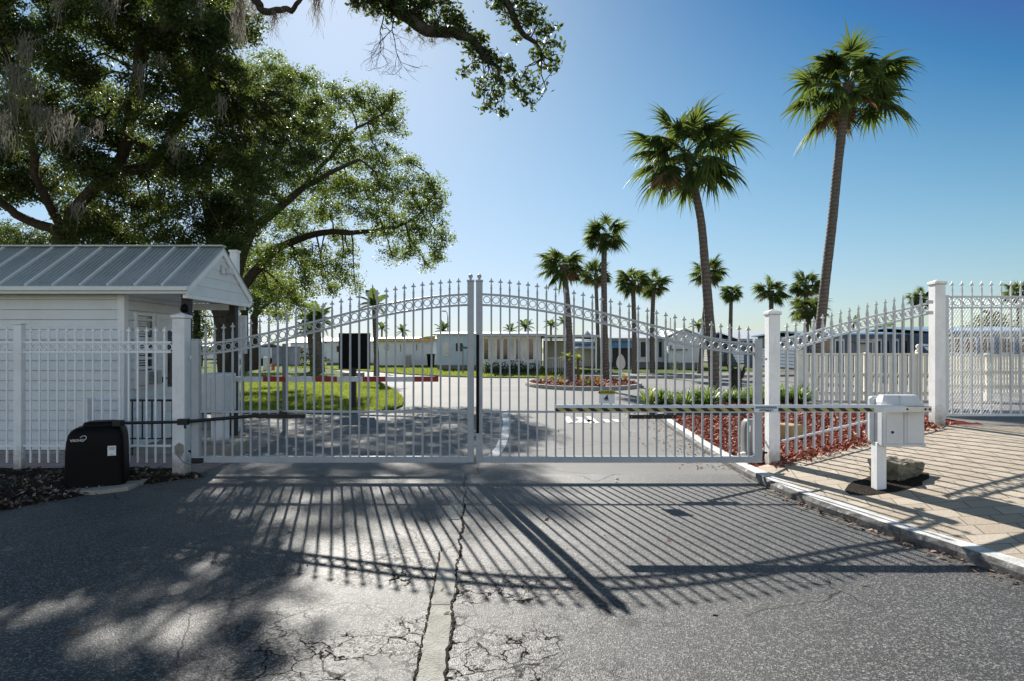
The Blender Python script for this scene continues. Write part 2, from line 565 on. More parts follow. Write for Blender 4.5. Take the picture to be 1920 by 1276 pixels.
def m_stripes():
    """black and yellow slanting bars of the barrier tape"""
    t = NT('barrier_tape')
    sep = t.n('ShaderNodeSeparateXYZ'); t.l(t.pos(), sep.inputs[0])
    u = t.math('MULTIPLY', t.math('ADD', sep.outputs[0], t.math('MULTIPLY', sep.outputs[2], 1.25)), 1 / 0.128)
    k = t.math('GREATER_THAN', t.math('FRACT', u), 0.5)
    worn = t.noise(35, 4, lo=0.35, hi=0.7)
    yel = t.mix(worn, (0.42, 0.37, 0.10), (0.36, 0.34, 0.18))
    c = t.mix(k, yel, (0.012, 0.012, 0.014))
    return t.end(t.bsdf(c, 0.5, 0, 0.4))


ASPHALT, STREET = m_asphalt(), m_street()
LAWN = m_ground_grass()
PAVERS, BRICKPATH = m_pavers(), m_brickpath()
CONC = m_concrete('old_concrete', (0.26, 0.24, 0.2), (0.42, 0.40, 0.35))
CONCM = m_concrete('mossy_concrete', (0.16, 0.14, 0.10), (0.30, 0.27, 0.2), 0.75, 6)
STRIPC = m_concrete('strip_concrete', (0.27, 0.255, 0.22), (0.42, 0.405, 0.365), 0.25, 5)
SOIL = m_soil('dark_soil', (0.02, 0.016, 0.013), (0.07, 0.055, 0.045))
MULCH = m_soil('red_mulch', (0.10, 0.016, 0.01), (0.26, 0.05, 0.03))
CHIP = m_chip('mulch_chip', (0.17, 0.028, 0.014), (0.46, 0.12, 0.06), (0.5, 0.3, 0.2))
LITTER = m_chip('fallen_leaf', (0.05, 0.035, 0.025), (0.16, 0.12, 0.09), (0.32, 0.28, 0.22))
LITTERRED = m_chip('rust_leaf', (0.10, 0.05, 0.03), (0.28, 0.15, 0.09), (0.35, 0.25, 0.15))
ROOF = m_metal_roof()
ROOFSEAM = m_paint('pale_roof_seam', (0.72, 0.75, 0.75), amt=0.2, rough=0.4)
KERB = m_kerb()
TAPE = m_stripes()
# ================================================================== camera, sky, sun
cam = bpy.data.cameras.new('camera'); camo = link(bpy.data.objects.new('camera', cam))
camo.location = (0, 0, H); camo.rotation_euler = (math.pi / 2, 0, 0)
cam.sensor_width = 36; cam.lens = F / 1920 * 36; cam.shift_y = (CY - 638) / 1920
cam.clip_start = 0.05; cam.clip_end = 3000
SC.camera = camo

SUN = Vector((-334, 1150, 750)).normalized()
el = math.asin(SUN.z); az = math.atan2(SUN.x, SUN.y)
w = bpy.data.worlds.new('World'); SC.world = w; w.use_nodes = True
nt = w.node_tree; nt.nodes.clear()
sky = nt.nodes.new('ShaderNodeTexSky'); sky.sky_type = 'NISHITA'; sky.sun_disc = False
sky.sun_elevation = el; sky.sun_rotation = az
sky.altitude = 0; sky.air_density = 1.0; sky.dust_density = 0.35; sky.ozone_density = 3.2
bg = nt.nodes.new('ShaderNodeBackground'); bg.inputs[1].default_value = 0.05
wo = nt.nodes.new('ShaderNodeOutputWorld')
# deepen the blue away from the sun: a clear, dry, polarised looking sky
def vm(op, x, c):
    n = nt.nodes.new('ShaderNodeVectorMath'); n.operation = op
    nt.links.new(x, n.inputs[0])
    if isinstance(c, tuple): n.inputs[1].default_value = c
    else: nt.links.new(c, n.inputs[1])
    return n.outputs[0]
u = vm('MAXIMUM', vm('SUBTRACT', sky.outputs[0], (1.55, 2.2, 2.9)), (0.28, 0.5, 0.88))
top_ = vm('MULTIPLY', u, (2.385, 3.52, 3.06))
bot_ = vm('ADD', vm('MULTIPLY', u, (0.19, 0.27, 0.16)), (1.0, 1.0, 1.0))
front = vm('DIVIDE', top_, bot_)
# sky behind the camera brightened and whitened: added fill for the shaded fronts
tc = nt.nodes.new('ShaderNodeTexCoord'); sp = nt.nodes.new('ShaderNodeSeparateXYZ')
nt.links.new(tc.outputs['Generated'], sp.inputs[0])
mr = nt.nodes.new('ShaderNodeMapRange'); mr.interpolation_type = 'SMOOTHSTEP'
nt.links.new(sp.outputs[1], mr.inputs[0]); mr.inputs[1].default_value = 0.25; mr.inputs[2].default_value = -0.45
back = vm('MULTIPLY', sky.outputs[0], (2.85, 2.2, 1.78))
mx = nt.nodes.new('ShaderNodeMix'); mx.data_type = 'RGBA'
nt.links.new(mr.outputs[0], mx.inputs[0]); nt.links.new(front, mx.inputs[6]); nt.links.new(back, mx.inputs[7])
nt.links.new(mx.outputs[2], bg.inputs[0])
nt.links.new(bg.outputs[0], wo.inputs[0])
sl = bpy.data.lights.new('sun', 'SUN'); sl.energy = 5.0; sl.angle = math.radians(0.53); sl.color = (1.0, 0.95, 0.87)
so = link(bpy.data.objects.new('sun', sl)); so.rotation_mode = 'QUATERNION'; so.rotation_quaternion = SUN.to_track_quat('Z', 'Y')
SC.view_settings.view_transform = 'Standard'; SC.view_settings.look = 'None'
SC.view_settings.exposure = 0.92; SC.view_settings.gamma = 1.0
SC.cycles.max_bounces = 8; SC.cycles.transparent_max_bounces = 8; SC.cycles.sample_clamp_indirect = 8


# ================================================================== terrain of the place
KP = [(1.0, 4.35), (2.0, 4.2), (3.5, 3.9), (4.45, 3.70), (5.0, 3.56), (5.45, 3.40), (5.95, 3.30), (6.4, 3.18), (7.2, 3.10), (8.0, 3.06), (8.6, 3.06), (10, 3.10), (13, 3.3), (16.4, 3.64), (17.2, 3.8), (30, 4)]


def xk(y):
    return float(np.interp(y, [k[0] for k in KP], [k[1] for k in KP]))


def T(x, y):
    f = float(np.interp(y, [0, 11, 17, 40], [1, 1, .12, 0.0]))
    return 0.10 + 0.15 * min(max(x - xk(y) - 0.15, 0), 2.9) * f


def fence_y(x):
    return 8.16 + (min(x, 6.28) - 3.46) / (6.28 - 3.46) * 0.94


def struct(o):
    o['kind'] = 'structure'
    return o


m = MB()
m.box(-420, 420, -40, 620, -0.6, -0.03)
struct(m.build('ground', LAWN))

# front drive (asphalt) : from behind the camera to a little past the gate line
xs = np.linspace(-1, 1, 2)
m = MB()
left = [(-12, -6), (-12, 1.0), (-6.2, 4.6), (-5.75, 5.6), (-5.15, 6.6), (-4.65, 7.6), (-4.2, 8.15)]
right = [(xk(y) + 0.08, y) for y in (8.15, 7.2, 6.4, 5.95, 5.45, 5.0, 4.45, 3.5, 2.0, 1.0)] + [(4.6, -6)]
m.slab(left + right, -0.2, 0.0)
struct(m.build('asphalt_drive', ASPHALT))
# inner street
m = MB()
poly = [(-4.2, 8.15), (-4.0, 9.5), (-7.2, 12.4), (-14, 16), (-60, 40), (-120, 150), (40, 150), (70, 60), (60, 18.0), (12, 17.4), (3.95, 17.4), (3.72, 16.4), (3.38, 13), (3.18, 10), (3.14, 8.15)]
m.slab(poly, -0.2, -0.004)
struct(m.build('street', STREET))
# strip of old concrete down the middle of the drive
m = MB()
for y0, y1 in [(2.2, 4.02), (4.03, 4.93), (6.02, 6.62)]:
    f = lambda y: -0.36 - (y - 2.2) * 0.052
    wd = 0.14 if y1 < 5 else 0.12
    m.slab([(f(y0) - 0.075, y0), (f(y0) - 0.075 + wd, y0), (f(y1) - 0.075 + wd, y1), (f(y1) - 0.075, y1)], -0.05, 0.006)
o = m.build('concrete_strip', STRIPC); struct(o)
# rough open joint along the strip
m = MB()
ys = np.arange(2.2, 8.1, 0.035)
vs, fs = [], []
for i, y in enumerate(ys):
    c = -0.36 - (y - 2.2) * 0.052 + 0.074 + (0.012 * math.sin(y * 9) + random.uniform(-.01, .01)) - (0.0 if y < 6.7 else (y - 6.7) * 0.02)
    wv = random.uniform(0.0025, 0.012) * (1 if y < 6.6 else 0.45)
    vs += [(c - wv, y, 0.0095), (c + wv, y, 0.0095)]
    if i: fs.append((2 * i - 2, 2 * i - 1, 2 * i + 1, 2 * i))
m.add(vs, fs)
ys2 = np.arange(2.2, 5.2, 0.03); vs, fs = [], []
for i, y in enumerate(ys2):
    c = -0.36 - (y - 2.2) * 0.052 - 0.085 + random.uniform(-.008, .008); wv = random.uniform(0.001, 0.009)
    vs += [(c - wv, y, 0.0098), (c + wv, y, 0.0098)]
    if i: fs.append((2 * i - 2, 2 * i - 1, 2 * i + 1, 2 * i))
m.add(vs, fs)
struct(m.build('drive_joint', SOIL))
# brick paving around the gatehouse
m = MB()
m.slab([(-14, 8.0), (-4.25, 8.0), (-4.1, 9.4), (-4.3, 11.6), (-6.8, 12.6), (-9, 14.2), (-16, 15)], -0.1, 0.012)
struct(m.build('brick_paving', BRICKPATH))
# soil verge with leaf litter
vs, fs = [], []
edge = [(2.2, -9.0), (3.8, -7.4), (4.6, -6.2), (5.6, -5.72), (6.6, -5.12), (7.5, -4.6), (7.95, -4.05)]
N = 46; M_ = 30
hsoil = rng.normal(0, 0.012, (N, M_))
for i in range(N):
    y = 2.2 + (8.12 - 2.2) * i / (N - 1)
    xe = float(np.interp(y, [e[0] for e in edge], [e[1] for e in edge]))
    for j in range(M_):
        s = (j / (M_ - 1)) ** 1.6
        x = xe - 9 * s
        z = 0.012 + 0.085 * min(1, (xe - x) / 0.6) + hsoil[i, j]
        vs.append((x + (random.uniform(-.05, .05) if j == 0 else 0), y, z if j else -0.01))
for i in range(N - 1):
    for j in range(M_ - 1):
        fs.append((i * M_ + j, (i + 1) * M_ + j, (i + 1) * M_ + j + 1, i * M_ + j + 1))
m = MB(); m.add(vs, [tuple(reversed(f)) for f in fs], True)
struct(m.build('soil_verge', SOIL))


def scatter(name, pts, size, mat, flat=0.5, lift=0.012, aspect=0.45):
    n = len(pts)
    nrm = rng.normal(0, flat, (n, 3)); nrm[:, 2] = 1
    nrm /= np.linalg.norm(nrm, axis=1)[:, None]
    a = rng.normal(0, 1, (n, 3)); a -= nrm * (a * nrm).sum(1)[:, None]; a /= np.linalg.norm(a, axis=1)[:, None]
    b = np.cross(nrm, a)
    L = size * rng.uniform(0.5, 1.3, (n, 1)); W_ = L * aspect
    c = pts + np.array([0, 0, lift]) * rng.uniform(0.3, 1.6, (n, 1))
    V = np.stack([c - a * L / 2, c + b * W_ / 2, c + a * L / 2, c - b * W_ / 2], 1)
    return tag(np_mesh(name, V, mat), kind='stuff')


n = 5200
yy = rng.uniform(3.2, 8.1, n); xe = np.interp(yy, [e[0] for e in edge], [e[1] for e in edge])
xx = xe - 4.2 * rng.uniform(0, 1, n) ** 1.5 + rng.normal(0, 0.07, n)
zz = 0.012 + 0.085 * np.clip((xe - xx) / 0.6, -0.1, 1)
scatter('fallen_leaves', np.stack([xx, yy, zz], 1), 0.075, LITTER, 0.6)
n = 420
yy = rng.uniform(8.4, 15.5, n); xx = np.array([xk(v) for v in yy]) - 0.03 - np.abs(rng.normal(0, 0.38, n))
p1_ = np.stack([xx, yy, np.full(n, 0.0)], 1)
n = 160
yy = rng.uniform(3.6, 7.4, n); xx = np.array([xk(v) for v in yy]) - 0.01 - np.abs(rng.normal(0, 0.09, n))
p2_ = np.stack([xx, yy, np.full(n, 0.004)], 1)
n = 70
p3_ = np.stack([rng.uniform(-5, 3.2, n), rng.uniform(3, 14, n), np.full(n, 0.004)], 1)
scatter('leaf_litter', np.concatenate([p1_, p2_, p3_]), 0.06, LITTERRED, 0.35, 0.008)

# paved apron on the rising side, mulch bed behind the fence, drive behind the mesh gate
def patch(name, mat, s0, s1, ns, yf0, yf1, ny, dz=0.0, rough=0.0):
    vs, fs = [], []
    for i in range(ny + 1):
        for j in range(ns + 1):
            s = s0 + (s1 - s0) * j / ns
            x0 = 3.3 + s * 8.7
            y = yf0(x0) + (yf1(x0) - yf0(x0)) * i / ny
            x = xk(y) + 0.16 + s * (12 - xk(y) - 0.16)
            vs.append((x, y, T(x, y) + dz + (random.gauss(0, rough) if rough else 0)))
    for i in range(ny):
        for j in range(ns):
            a = i * (ns + 1) + j
            fs.append((a, a + 1, a + ns + 2, a + ns + 1))
    q = MB(); q.add(vs, fs, True)
    return struct(q.build(name, mat))


patch('paver_apron', PAVERS, 0, 1, 60, lambda x: 1.2, lambda x: fence_y(x), 60)
patch('mulch_bed', MULCH, 0, 0.43, 40, lambda x: fence_y(x), lambda x: 17.3, 60, -0.004, 0.012)
patch('side_drive', STREET, 0.43, 1, 30, lambda x: fence_y(x), lambda x: 17.6, 40, -0.002)
n = 15000
yy = 8.3 + 9 * rng.uniform(0, 1, n) ** 1.5; xx = np.array([xk(v) for v in yy]) + 0.16 + rng.uniform(0, 1, n) * 3.5
k = (yy > np.array([fence_y(v) for v in xx]) - 0.06 + rng.normal(0, .04, n)) & (xx < 6.6)
pts = np.stack([xx, yy, np.array([T(a, b) for a, b in zip(xx, yy)])], 1)[k]
n = 700
xx = rng.uniform(3.4, 6.2, n); yy = np.array([fence_y(v) for v in xx]) - 0.04 - np.abs(rng.normal(0, .13, n))
pts = np.concatenate([pts, np.stack([xx, yy, np.array([T(a, b) for a, b in zip(xx, yy)])], 1)])
scatter('mulch_chips', pts, 0.085, CHIP, 0.7, 0.02, 0.32)


def kerb(name, path, wdt, h, mat, zf=None, jit=0.0):
    q = MB(); vs, fs = [], []
    path = [Vector(p) for p in path]
    for i, p in enumerate(path):
        d = (path[min(i + 1, len(path) - 1)] - path[max(i - 1, 0)]); d = Vector((d.x, d.y)).normalized()
        nn = Vector((d.y, -d.x))
        for a, z in ((-0.02, -0.1), (-0.012, h * 0.55), (0.012, h), (wdt, h + 0.004), (wdt, -0.1)):
            a += random.uniform(-jit, jit); z += random.uniform(-jit, jit) * 0.5
            vs.append((p.x + nn.x * a, p.y + nn.y * a, z))
    for i in range(len(path) - 1):
        for k in range(4):
            fs.append((i * 5 + k, (i + 1) * 5 + k, (i + 1) * 5 + k + 1, i * 5 + k + 1))
    fs += [(4, 3, 2, 1, 0), tuple(range(len(vs) - 5, len(vs)))]
    q.add(vs, [tuple(reversed(f)) for f in fs])
    return struct(q.build(name, mat))


kerb('kerb', [(xk(y), y) for y in np.arange(1.2, 17.3, 0.12)], 0.165, 0.098, KERB, jit=0.003)

# lawns
def lawn(name, poly, z=0.05):
    q = MB(); q.slab(poly, -0.2, z)
    return struct(q.build(name, LAWN))


def pix(L, z=0.05):
    return [tuple(G(a, b, z).xy) for a, b in L]


LAWN1 = pix([(250, 772), (690, 769), (735, 766), (755, 757), (757, 745), (745, 733), (722, 719), (690, 706), (640, 695), (590, 684), (540, 672), (508, 664), (470, 660), (300, 660), (-500, 672), (-300, 740)])
lawn('lawn', LAWN1)
lawn('lawn', [(XY(545, 48), 48.0), (XY(600, 46), 46.0), (XY(705, 40.5), 40.5), (XY(760, 37), 37), (XY(830, 34.4), 34.4), (XY(905, 33.2), 33.2), (XY(1030, 32.6), 32.6), (XY(1076, 34.5), 34.5), (XY(1110, 42), 42), (5, 70), (-40, 100), (-30, 60)], 0.05)
lawn('lawn', [(XY(1100, 38.5), 38.5), (XY(1190, 36), 36), (XY(1300, 36), 36), (XY(1500, 38), 38), (40, 40), (60, 62), (10, 62), (5.5, 45)], 0.05)


def inside(poly, x, y):
    c = np.zeros(len(x), bool); n = len(poly); j = n - 1
    for i in range(n):
        xi, yi = poly[i]; xj, yj = poly[j]
        k = ((yi > y) != (yj > y)) & (x < (xj - xi) * (y - yi) / (yj - yi + 1e-12) + xi)
        c ^= k; j = i
    return c


def blades(x, y, z, h, wd):
    n = len(x); a = rng.uniform(0, 2 * np.pi, n)
    d = np.stack([np.cos(a), np.sin(a), np.zeros(n)], 1) * wd
    p = np.stack([x, y, np.full(n, z)], 1)
    lean = rng.normal(0, 0.45, (n, 3)); lean[:, 2] = 1
    tip = p + lean * (h * rng.uniform(0.5, 1.2, n))[:, None]
    return np.stack([p - d, p + d, tip], 1)


x = rng.uniform(-13.5, -2.6, 150000); y = rng.uniform(14.5, 30, 150000)
k = inside(LAWN1, x, y) & (rng.uniform(0, 1, len(x)) < np.interp(y, [15, 18, 30], [1, 0.75, 0.35]))
V = blades(x[k], y[k], 0.045, 0.07, 0.009)
x = rng.uniform(-30, 12, 60000); y = rng.uniform(33, 50, 60000)
poly2 = [(XY(600, 46), 46.0), (XY(705, 40.5), 40.5), (XY(760, 37), 37), (XY(830, 34.4), 34.4), (XY(905, 33.2), 33.2), (XY(1030, 32.6), 32.6), (XY(1076, 34.5), 34.5), (XY(1110, 42), 42), (5, 50), (-20, 50)]
k = inside(poly2, x, y)
V = np.concatenate([V, blades(x[k], y[k], 0.045, 0.09, 0.02)])
tag(np_mesh('grass', V, GRASSBLADE), kind='stuff')

# island bed with its own kerb
ic, ia, ib = Vector((XY(1092, 27), 27.0)), 2.35, 3.3
ell = [(ic.x + ia * math.cos(t), ic.y + ib * math.sin(t)) for t in np.linspace(0, 2 * math.pi, 41)[:-1]]
m = MB(); m.slab(ell, -0.1, 0.14); struct(m.build('island_mulch', MULCH))
ell2 = [(ic.x + (ia + .16) * math.cos(t), ic.y + (ib + .16) * math.sin(t)) for t in np.linspace(0, 2 * math.pi, 49)]
kerb('island_kerb', ell2[::-1], 0.16, 0.15, CONC)
n = 2600
a = rng.uniform(0, 2 * np.pi, n); r = np.sqrt(rng.uniform(0, 1, n)) * 0.97
scatter('island_chips', np.stack([ic.x + ia * r * np.cos(a), ic.y + ib * r * np.sin(a), np.full(n, 0.145)], 1), 0.16, CHIP, 0.7, 0.03, 0.35)
# low kerbs and pale parking strip across the street
kerb('street_kerb', [(XY(1075, 33.2), 33.2), (XY(1200, 32.4), 32.4), (XY(1330, 33), 33), (XY(1450, 34), 34), (14, 35), (24, 37)][::-1], 0.2, 0.13, CONC)
m = MB(); m.slab([(XY(1080, 33.3), 33.4), (XY(1200, 32.6), 32.7), (XY(1330, 33.2), 33.3), (XY(1450, 34.2), 34.3), (24, 37.2), (24, 40), (XY(1190, 36.2), 36.2), (XY(1110, 38), 38)], -0.1, 0.1)
struct(m.build('pavement', STREET))
# worn white lettering strokes and a curved line painted on the street
WORN = m_paint('worn_road_paint', (0.68, 0.68, 0.67), dirt=(0.5, 0.5, 0.5), amt=0.8, rough=0.7, sc=7)
m = MB()
def stroke(pts, wd):
    pts = [Vector((*G(a, b).xy, 0.004)) for a, b in pts]
    for p, q in zip(pts[:-1], pts[1:]):
        d = (q - p); d.z = 0; nn = Vector((d.y, -d.x, 0)).normalized() * wd / 2
        m.add([p + nn, q + nn, q - nn, p - nn], [(3, 2, 1, 0)])
for pts in ([(1062, 780), (1070, 792)], [(1070, 792), (1078, 791)], [(1084, 781), (1092, 786)], [(1092, 786), (1084, 791)], [(1097, 792), (1104, 786)], [(1104, 786), (1112, 793)], [(1104, 780), (1118, 792)], [(1134, 785), (1143, 791)], [(1152, 785), (1160, 790)]):
    stroke(pts, 0.14)
struct(m.build('road_lettering', WORN))
m = MB()
stroke([(918, 862), (938, 838), (948, 812), (950, 790), (944, 768)], 0.16)
struct(m.build('road_marking', WORN))

# ================================================================== metal gates and fences
def finial_mesh(s=1.0):
    q = MB()
    q.obox((0, 0, 0.012 * s), (0.026 * s, 0.026 * s, 0.02 * s))
    q.obox((0, 0, 0.040 * s), (0.022 * s, 0.022 * s, 0.012 * s))
    pr = [(-.008, .02), (.008, .02), (.007, .078), (.011, .088), (.022, .083), (.031, .094), (.022, .105), (.013, .102), (.011, .112), (.0, .146), (-.011, .112), (-.013, .102), (-.022, .105), (-.031, .094), (-.022, .083), (-.011, .088), (-.007, .078)]
    q.prism([(a * s, b * s) for a, b in pr], -0.007 * s, 0.007 * s)
    me = bpy.data.meshes.new('finial')
    me.from_pydata(q.v, [], q.f); me.materials.append(WHITE); me.update()
    return me


def ring_mesh(R=0.047, t=0.0048, n=22):
    q = MB(); vs, fs = [], []
    for i in range(n):
        a = 2 * math.pi * i / n
        for k, (dr, dy) in enumerate(((-t, -.009), (t, -.009), (t, .009), (-t, .009))):
            vs.append(((R - t + dr) * math.cos(a), dy, (R - t + dr) * math.sin(a)))
    for i in range(n):
        j = (i + 1) % n
        for k in range(4):
            fs.append((i * 4 + k, j * 4 + k, j * 4 + (k + 1) % 4, i * 4 + (k + 1) % 4))
    me = bpy.data.meshes.new('ring'); me.from_pydata(vs, [], fs); me.materials.append(WHITE); me.update()
    return me


FIN, RING = finial_mesh(), ring_mesh()
GY = 7.90
PPM = F / GY


FING, RINGG = FIN.copy(), RING.copy()
for _m in (FING, RINGG): _m.materials.clear(); _m.materials.append(GATEW)
def leaf(x_in, x_out, label, mat_strip):
    """one gate leaf: x_in at the meeting stile, x_out at the hinge stile (image columns)"""
    sg = 1 if x_out > x_in else -1
    Xi, Xo = XY(x_in, GY), XY(x_out, GY)
    root = thing('entrance_gate', (Xo, GY, 0.0), label, 'gate', 'leaves of the double entrance gate')
    zt = lambda py: ZY(py, GY)
    L = abs(Xo - Xi)
    wi, wo = 0.082, 0.098

    def top(px):                                # curved top rail
        t = (px - x_out) / (x_in - x_out)
        t = min(max(t, 0), 1)
        s = 0.86 * (1 - math.cos(math.pi * t ** 0.92)) / 2 + 0.14 * t
        return 642.5 - 92.5 * s
    q = MB(); q.box(min(Xi, Xi + sg * wi), max(Xi, Xi + sg * wi), GY - 0.035, GY + 0.035, zt(865), zt(529))
    st = q.build('stile', GATEW, root, 0.006)
    q = MB(); c = (Xi + sg * wi / 2, GY, zt(529))
    q.obox((c[0], c[1], c[2] + .012), (wi + .012, .084, .024))
    q.lathe((c[0], c[1], c[2] + .024), [(.018, 0), (.014, .012), (.017, .022), (.026, .034), (.029, .048), (.026, .062), (.014, .074), (.002, .078)], 14)
    q.build('ball_cap', GATEW, st, 0.002)
    q = MB(); q.box(min(Xo, Xo - sg * wo), max(Xo, Xo - sg * wo), GY - 0.04, GY + 0.04, zt(857), zt(636))
    q.build('stile', GATEW, root, 0.006)
    a, b = sorted((Xi + sg * wi, Xo))
    q = MB(); q.box(a, b - (0 if sg < 0 else 0), GY - 0.033, GY + 0.033, zt(865.5), zt(854))
    q.build('bottom_rail', GATEW, root, 0.005)
    a2, b2 = sorted((Xi + sg * wi, Xo - sg * wo))
    q = MB(); q.box(a2, b2, GY - 0.014, GY + 0.014, zt(772.5), zt(768.5))
    q.build('mid_rail', GATEW, root, 0.003)
    for off, nm in ((2.0, 'top_rail'), (22.0, 'top_rail')):
        pts = []
        for k in range(41):
            px = x_in + sg * wi * PPM + (x_out - x_in - sg * (wi + wo) * PPM) * k / 40
            o2 = off if off < 10 else off - 1.5 * (px - x_in) / (x_out - x_in)
            pts.append((XY(px, GY), GY, zt(top(px) + o2)))
        if sg < 0: pts = pts[::-1]
        q = MB(); q.sweep_rect(pts, 0.03, 0.027)
        q.build(nm, GATEW, root, 0.003)
    # pickets with their spear tips, rings between
    n = 29
    x0, x1 = x_in + sg * 28.5, x_out - sg * 24.5
    for i in range(n):
        px = x0 + (x1 - x0) * i / (n - 1)
        X = XY(px, GY); zb, ztp = zt(854), zt(top(px) - 9)
        q = MB(); q.box(X - .0108, X + .0108, GY - .0108, GY + .0108, zb, ztp)
        pk = q.build('picket', GATEW, root)
        copy_mesh(FING, 'finial', pk, (X, GY, ztp))
    for i in range(n + 1):
        px = x0 + (x1 - x0) * (i - 0.5) / (n - 1)
        copy_mesh(RINGG, 'ring', root, (XY(px, GY), GY, zt(top(px) + 11.6)))
    return root


gateL = leaf(888.5, 361, 'white gate leaf hinged beside the black opener housing, rising to the middle', False)
gateR = leaf(892.8, 1427.5, 'white metal gate leaf carrying the yellow warning sign, hinged beside the red mulch bed', True)
# black rubber seal and mounting bracket of the second leaf
q = MB(); q.box(XY(893.4, GY), XY(898.6, GY), GY - .052, GY - .0355, ZY(810, GY), ZY(628, GY))
q.build('rubber_seal', BLACK, gateR, 0.003)
q = MB(); q.box(XY(1180, GY), XY(1266, GY), GY - .035, GY - .012, ZY(783.5, GY), ZY(776, GY))
br = q.build('bracket_bar', BLKMETAL, gateR, 0.002)
q = MB()
for px in (1183, 1208, 1222, 1242, 1260):
    q.lathe((XY(px, GY), GY - .0375, ZY(780, GY)), [(.007, -.004), (.007, .004)], 8)
q.build('bolt', GALV, br)
q = MB(); q.box(XY(362, GY), XY(384, GY), GY - .046, GY + .02, ZY(866.5, GY), ZY(856.5, GY))
q.build('corner_bracket', BLKMETAL, gateL, 0.003)


def gate_post(X, Y, wd, zb, zt_, label, cap='pyramid', patch_=False):
    r = thing('gate_post', (X, Y, zb), label, 'gate post', 'posts of the gate and fences')
    q = MB(); q.box(X - wd / 2, X + wd / 2, Y - wd / 2, Y + wd / 2, zb - 0.15, zt_)
    q.build('post', POSTW, r, 0.006)
    q = MB(); a = wd / 2 + .014
    q.box(X - a, X + a, Y - a, Y + a, zt_ - .045, zt_)
    a2 = wd / 2
    q.add([(X - a2, Y - a2, zt_), (X + a2, Y - a2, zt_), (X + a2, Y + a2, zt_), (X - a2, Y + a2, zt_), (X, Y, zt_ + .035)], [(0, 1, 4), (1, 2, 4), (2, 3, 4), (3, 0, 4)])
    q.build('cap', POSTW, r, 0.003)
    return r


pL = gate_post(XY(336, 8.0) + .02, 8.02, 0.162, 0.08, ZY(591, 7.95), 'white square gate post by the black bin with a cable at its chipped foot')
pM = gate_post(XY(1450, 8.17), 8.2, 0.148, 0.13, ZY(584, 8.1), 'white square gate post standing on the kerb behind the barrier arm')
pR = gate_post(XY(1757, 9.12), 9.12, 0.152, 0.5, ZY(528, 9.05), 'taller white post between the sloping fence and the mesh gate')
# hinges, chipped patch and cable on the posts
for pst, X0, X1, ys in ((pL, XY(355, GY), XY(363, GY), (668, 845)), (pM, XY(1426, GY), XY(1438, GY), (672, 848))):
    for py in ys:
        q = MB(); q.tube([(X0 - .02, GY + .02, ZY(py, GY)), (X1 + .01, GY + .02, ZY(py, GY))], 0.014, 8)
        q.obox(((X0 + X1) / 2, GY + .02, ZY(py, GY)), (.028, .06, .05))
        q.build('hinge', GALV if py < 700 else BLKMETAL, pst, 0.003)
q = MB(); yf = 8.02 - .081 - .003
q.prism([(XY(324, 7.9), ZY(836, 7.92)), (XY(332, 7.9), ZY(829, 7.92)), (XY(341, 7.9), ZY(833, 7.92)), (XY(342, 7.9), ZY(848, 7.92)), (XY(334, 7.9), ZY(858, 7.92)), (XY(325, 7.9), ZY(850, 7.92))], yf - .002, yf + .01)
q.build('bare_patch', CONC, pL)
q = MB()
cp = [P(331, 842, 7.9), P(333, 853, 7.88), P(345, 866, 7.84), P(368, 872, 7.6), P(386, 866, 7.5)]
q.tube(cp, 0.007, 6); q.build('cable', GREYPAINT, pL)

FINB, RINGB = FIN.copy(), RING.copy()
for _m in (FINB, RINGB): _m.materials.clear(); _m.materials.append(FENCEW)
# straight fence in front of the gatehouse
FY = 8.0
fl = thing('metal_fence', (XY(34, FY), FY, 0.1), 'straight white metal fence with rings in front of the gatehouse wall', 'fence', 'white metal fences beside the gate')
z_ = lambda py: ZY(py, FY)
Xa, Xp0, Xp1, Xb = XY(-160, FY), XY(26, FY), XY(45, FY), XY(321, FY)
q = MB(); q.box(Xp0 + .03, Xp1, FY - .05, FY + .03, 0.0, z_(609)); pp = q.build('post', POSTW, fl, 0.005)
q = MB(); q.box(Xp0 + .02, Xp1 + .01, FY - .06, FY + .04, z_(609), z_(606.5)); q.build('cap', POSTW, pp, 0.002)
for a, b in ((Xa, Xp0 + .03), (Xp1, Xb)):
    for py in (640.5, 658.5, 834.5):
        q = MB(); q.box(a, b, FY - .014, FY + .014, z_(py) - .0135, z_(py) + .0135); q.build('rail', FENCEW, fl, 0.002)
    k0 = Xp1 + 0.088 if a == Xp1 else Xp0 - 0.088
    sgn = 1 if a == Xp1 else -1
    n = 17 if sgn > 0 else 10
    for i in range(n):
        X = k0 + sgn * i * 0.1163
        q = MB(); q.box(X - .0095, X + .0095, FY - .0095, FY + .0095, z_(866), z_(634)); pk = q.build('picket', FENCEW, fl)
        copy_mesh(FINB, 'finial', pk, (X, FY, z_(634)))
        copy_mesh(RINGB, 'ring', fl, (X + sgn * .058, FY, z_(649.5)))

# sloping fence from the gate post up to the tall post
A3, B3 = Vector((3.575, 8.2)), Vector((6.18, 9.08))
dv = B3 - A3; LN = dv.length; du = dv / LN; rz3 = math.atan2(dv.y, dv.x)
fr = thing('metal_fence', (A3.x, A3.y, 0.15), 'white metal fence with a sloping curved top beside the red mulch', 'fence', 'white metal fences beside the gate')
tt = np.array([0, 0.12, 0.25, 0.4, 0.6, 0.8, 1.0])
pyt = np.array([635.0, 628, 617, 606, 591, 578, 568]); pxs = np.array([1465, 1502, 1540, 1580, 1640, 1700, 1740.0])


def sl_pt(px):
    """plan position on the fence seen at image column px"""
    k = (px - CX) / F
    s = (k * A3.y - A3.x) / (du.x - k * du.y)
    return A3 + du * s


def sl_top(px): return float(np.interp(px, pxs, pyt))


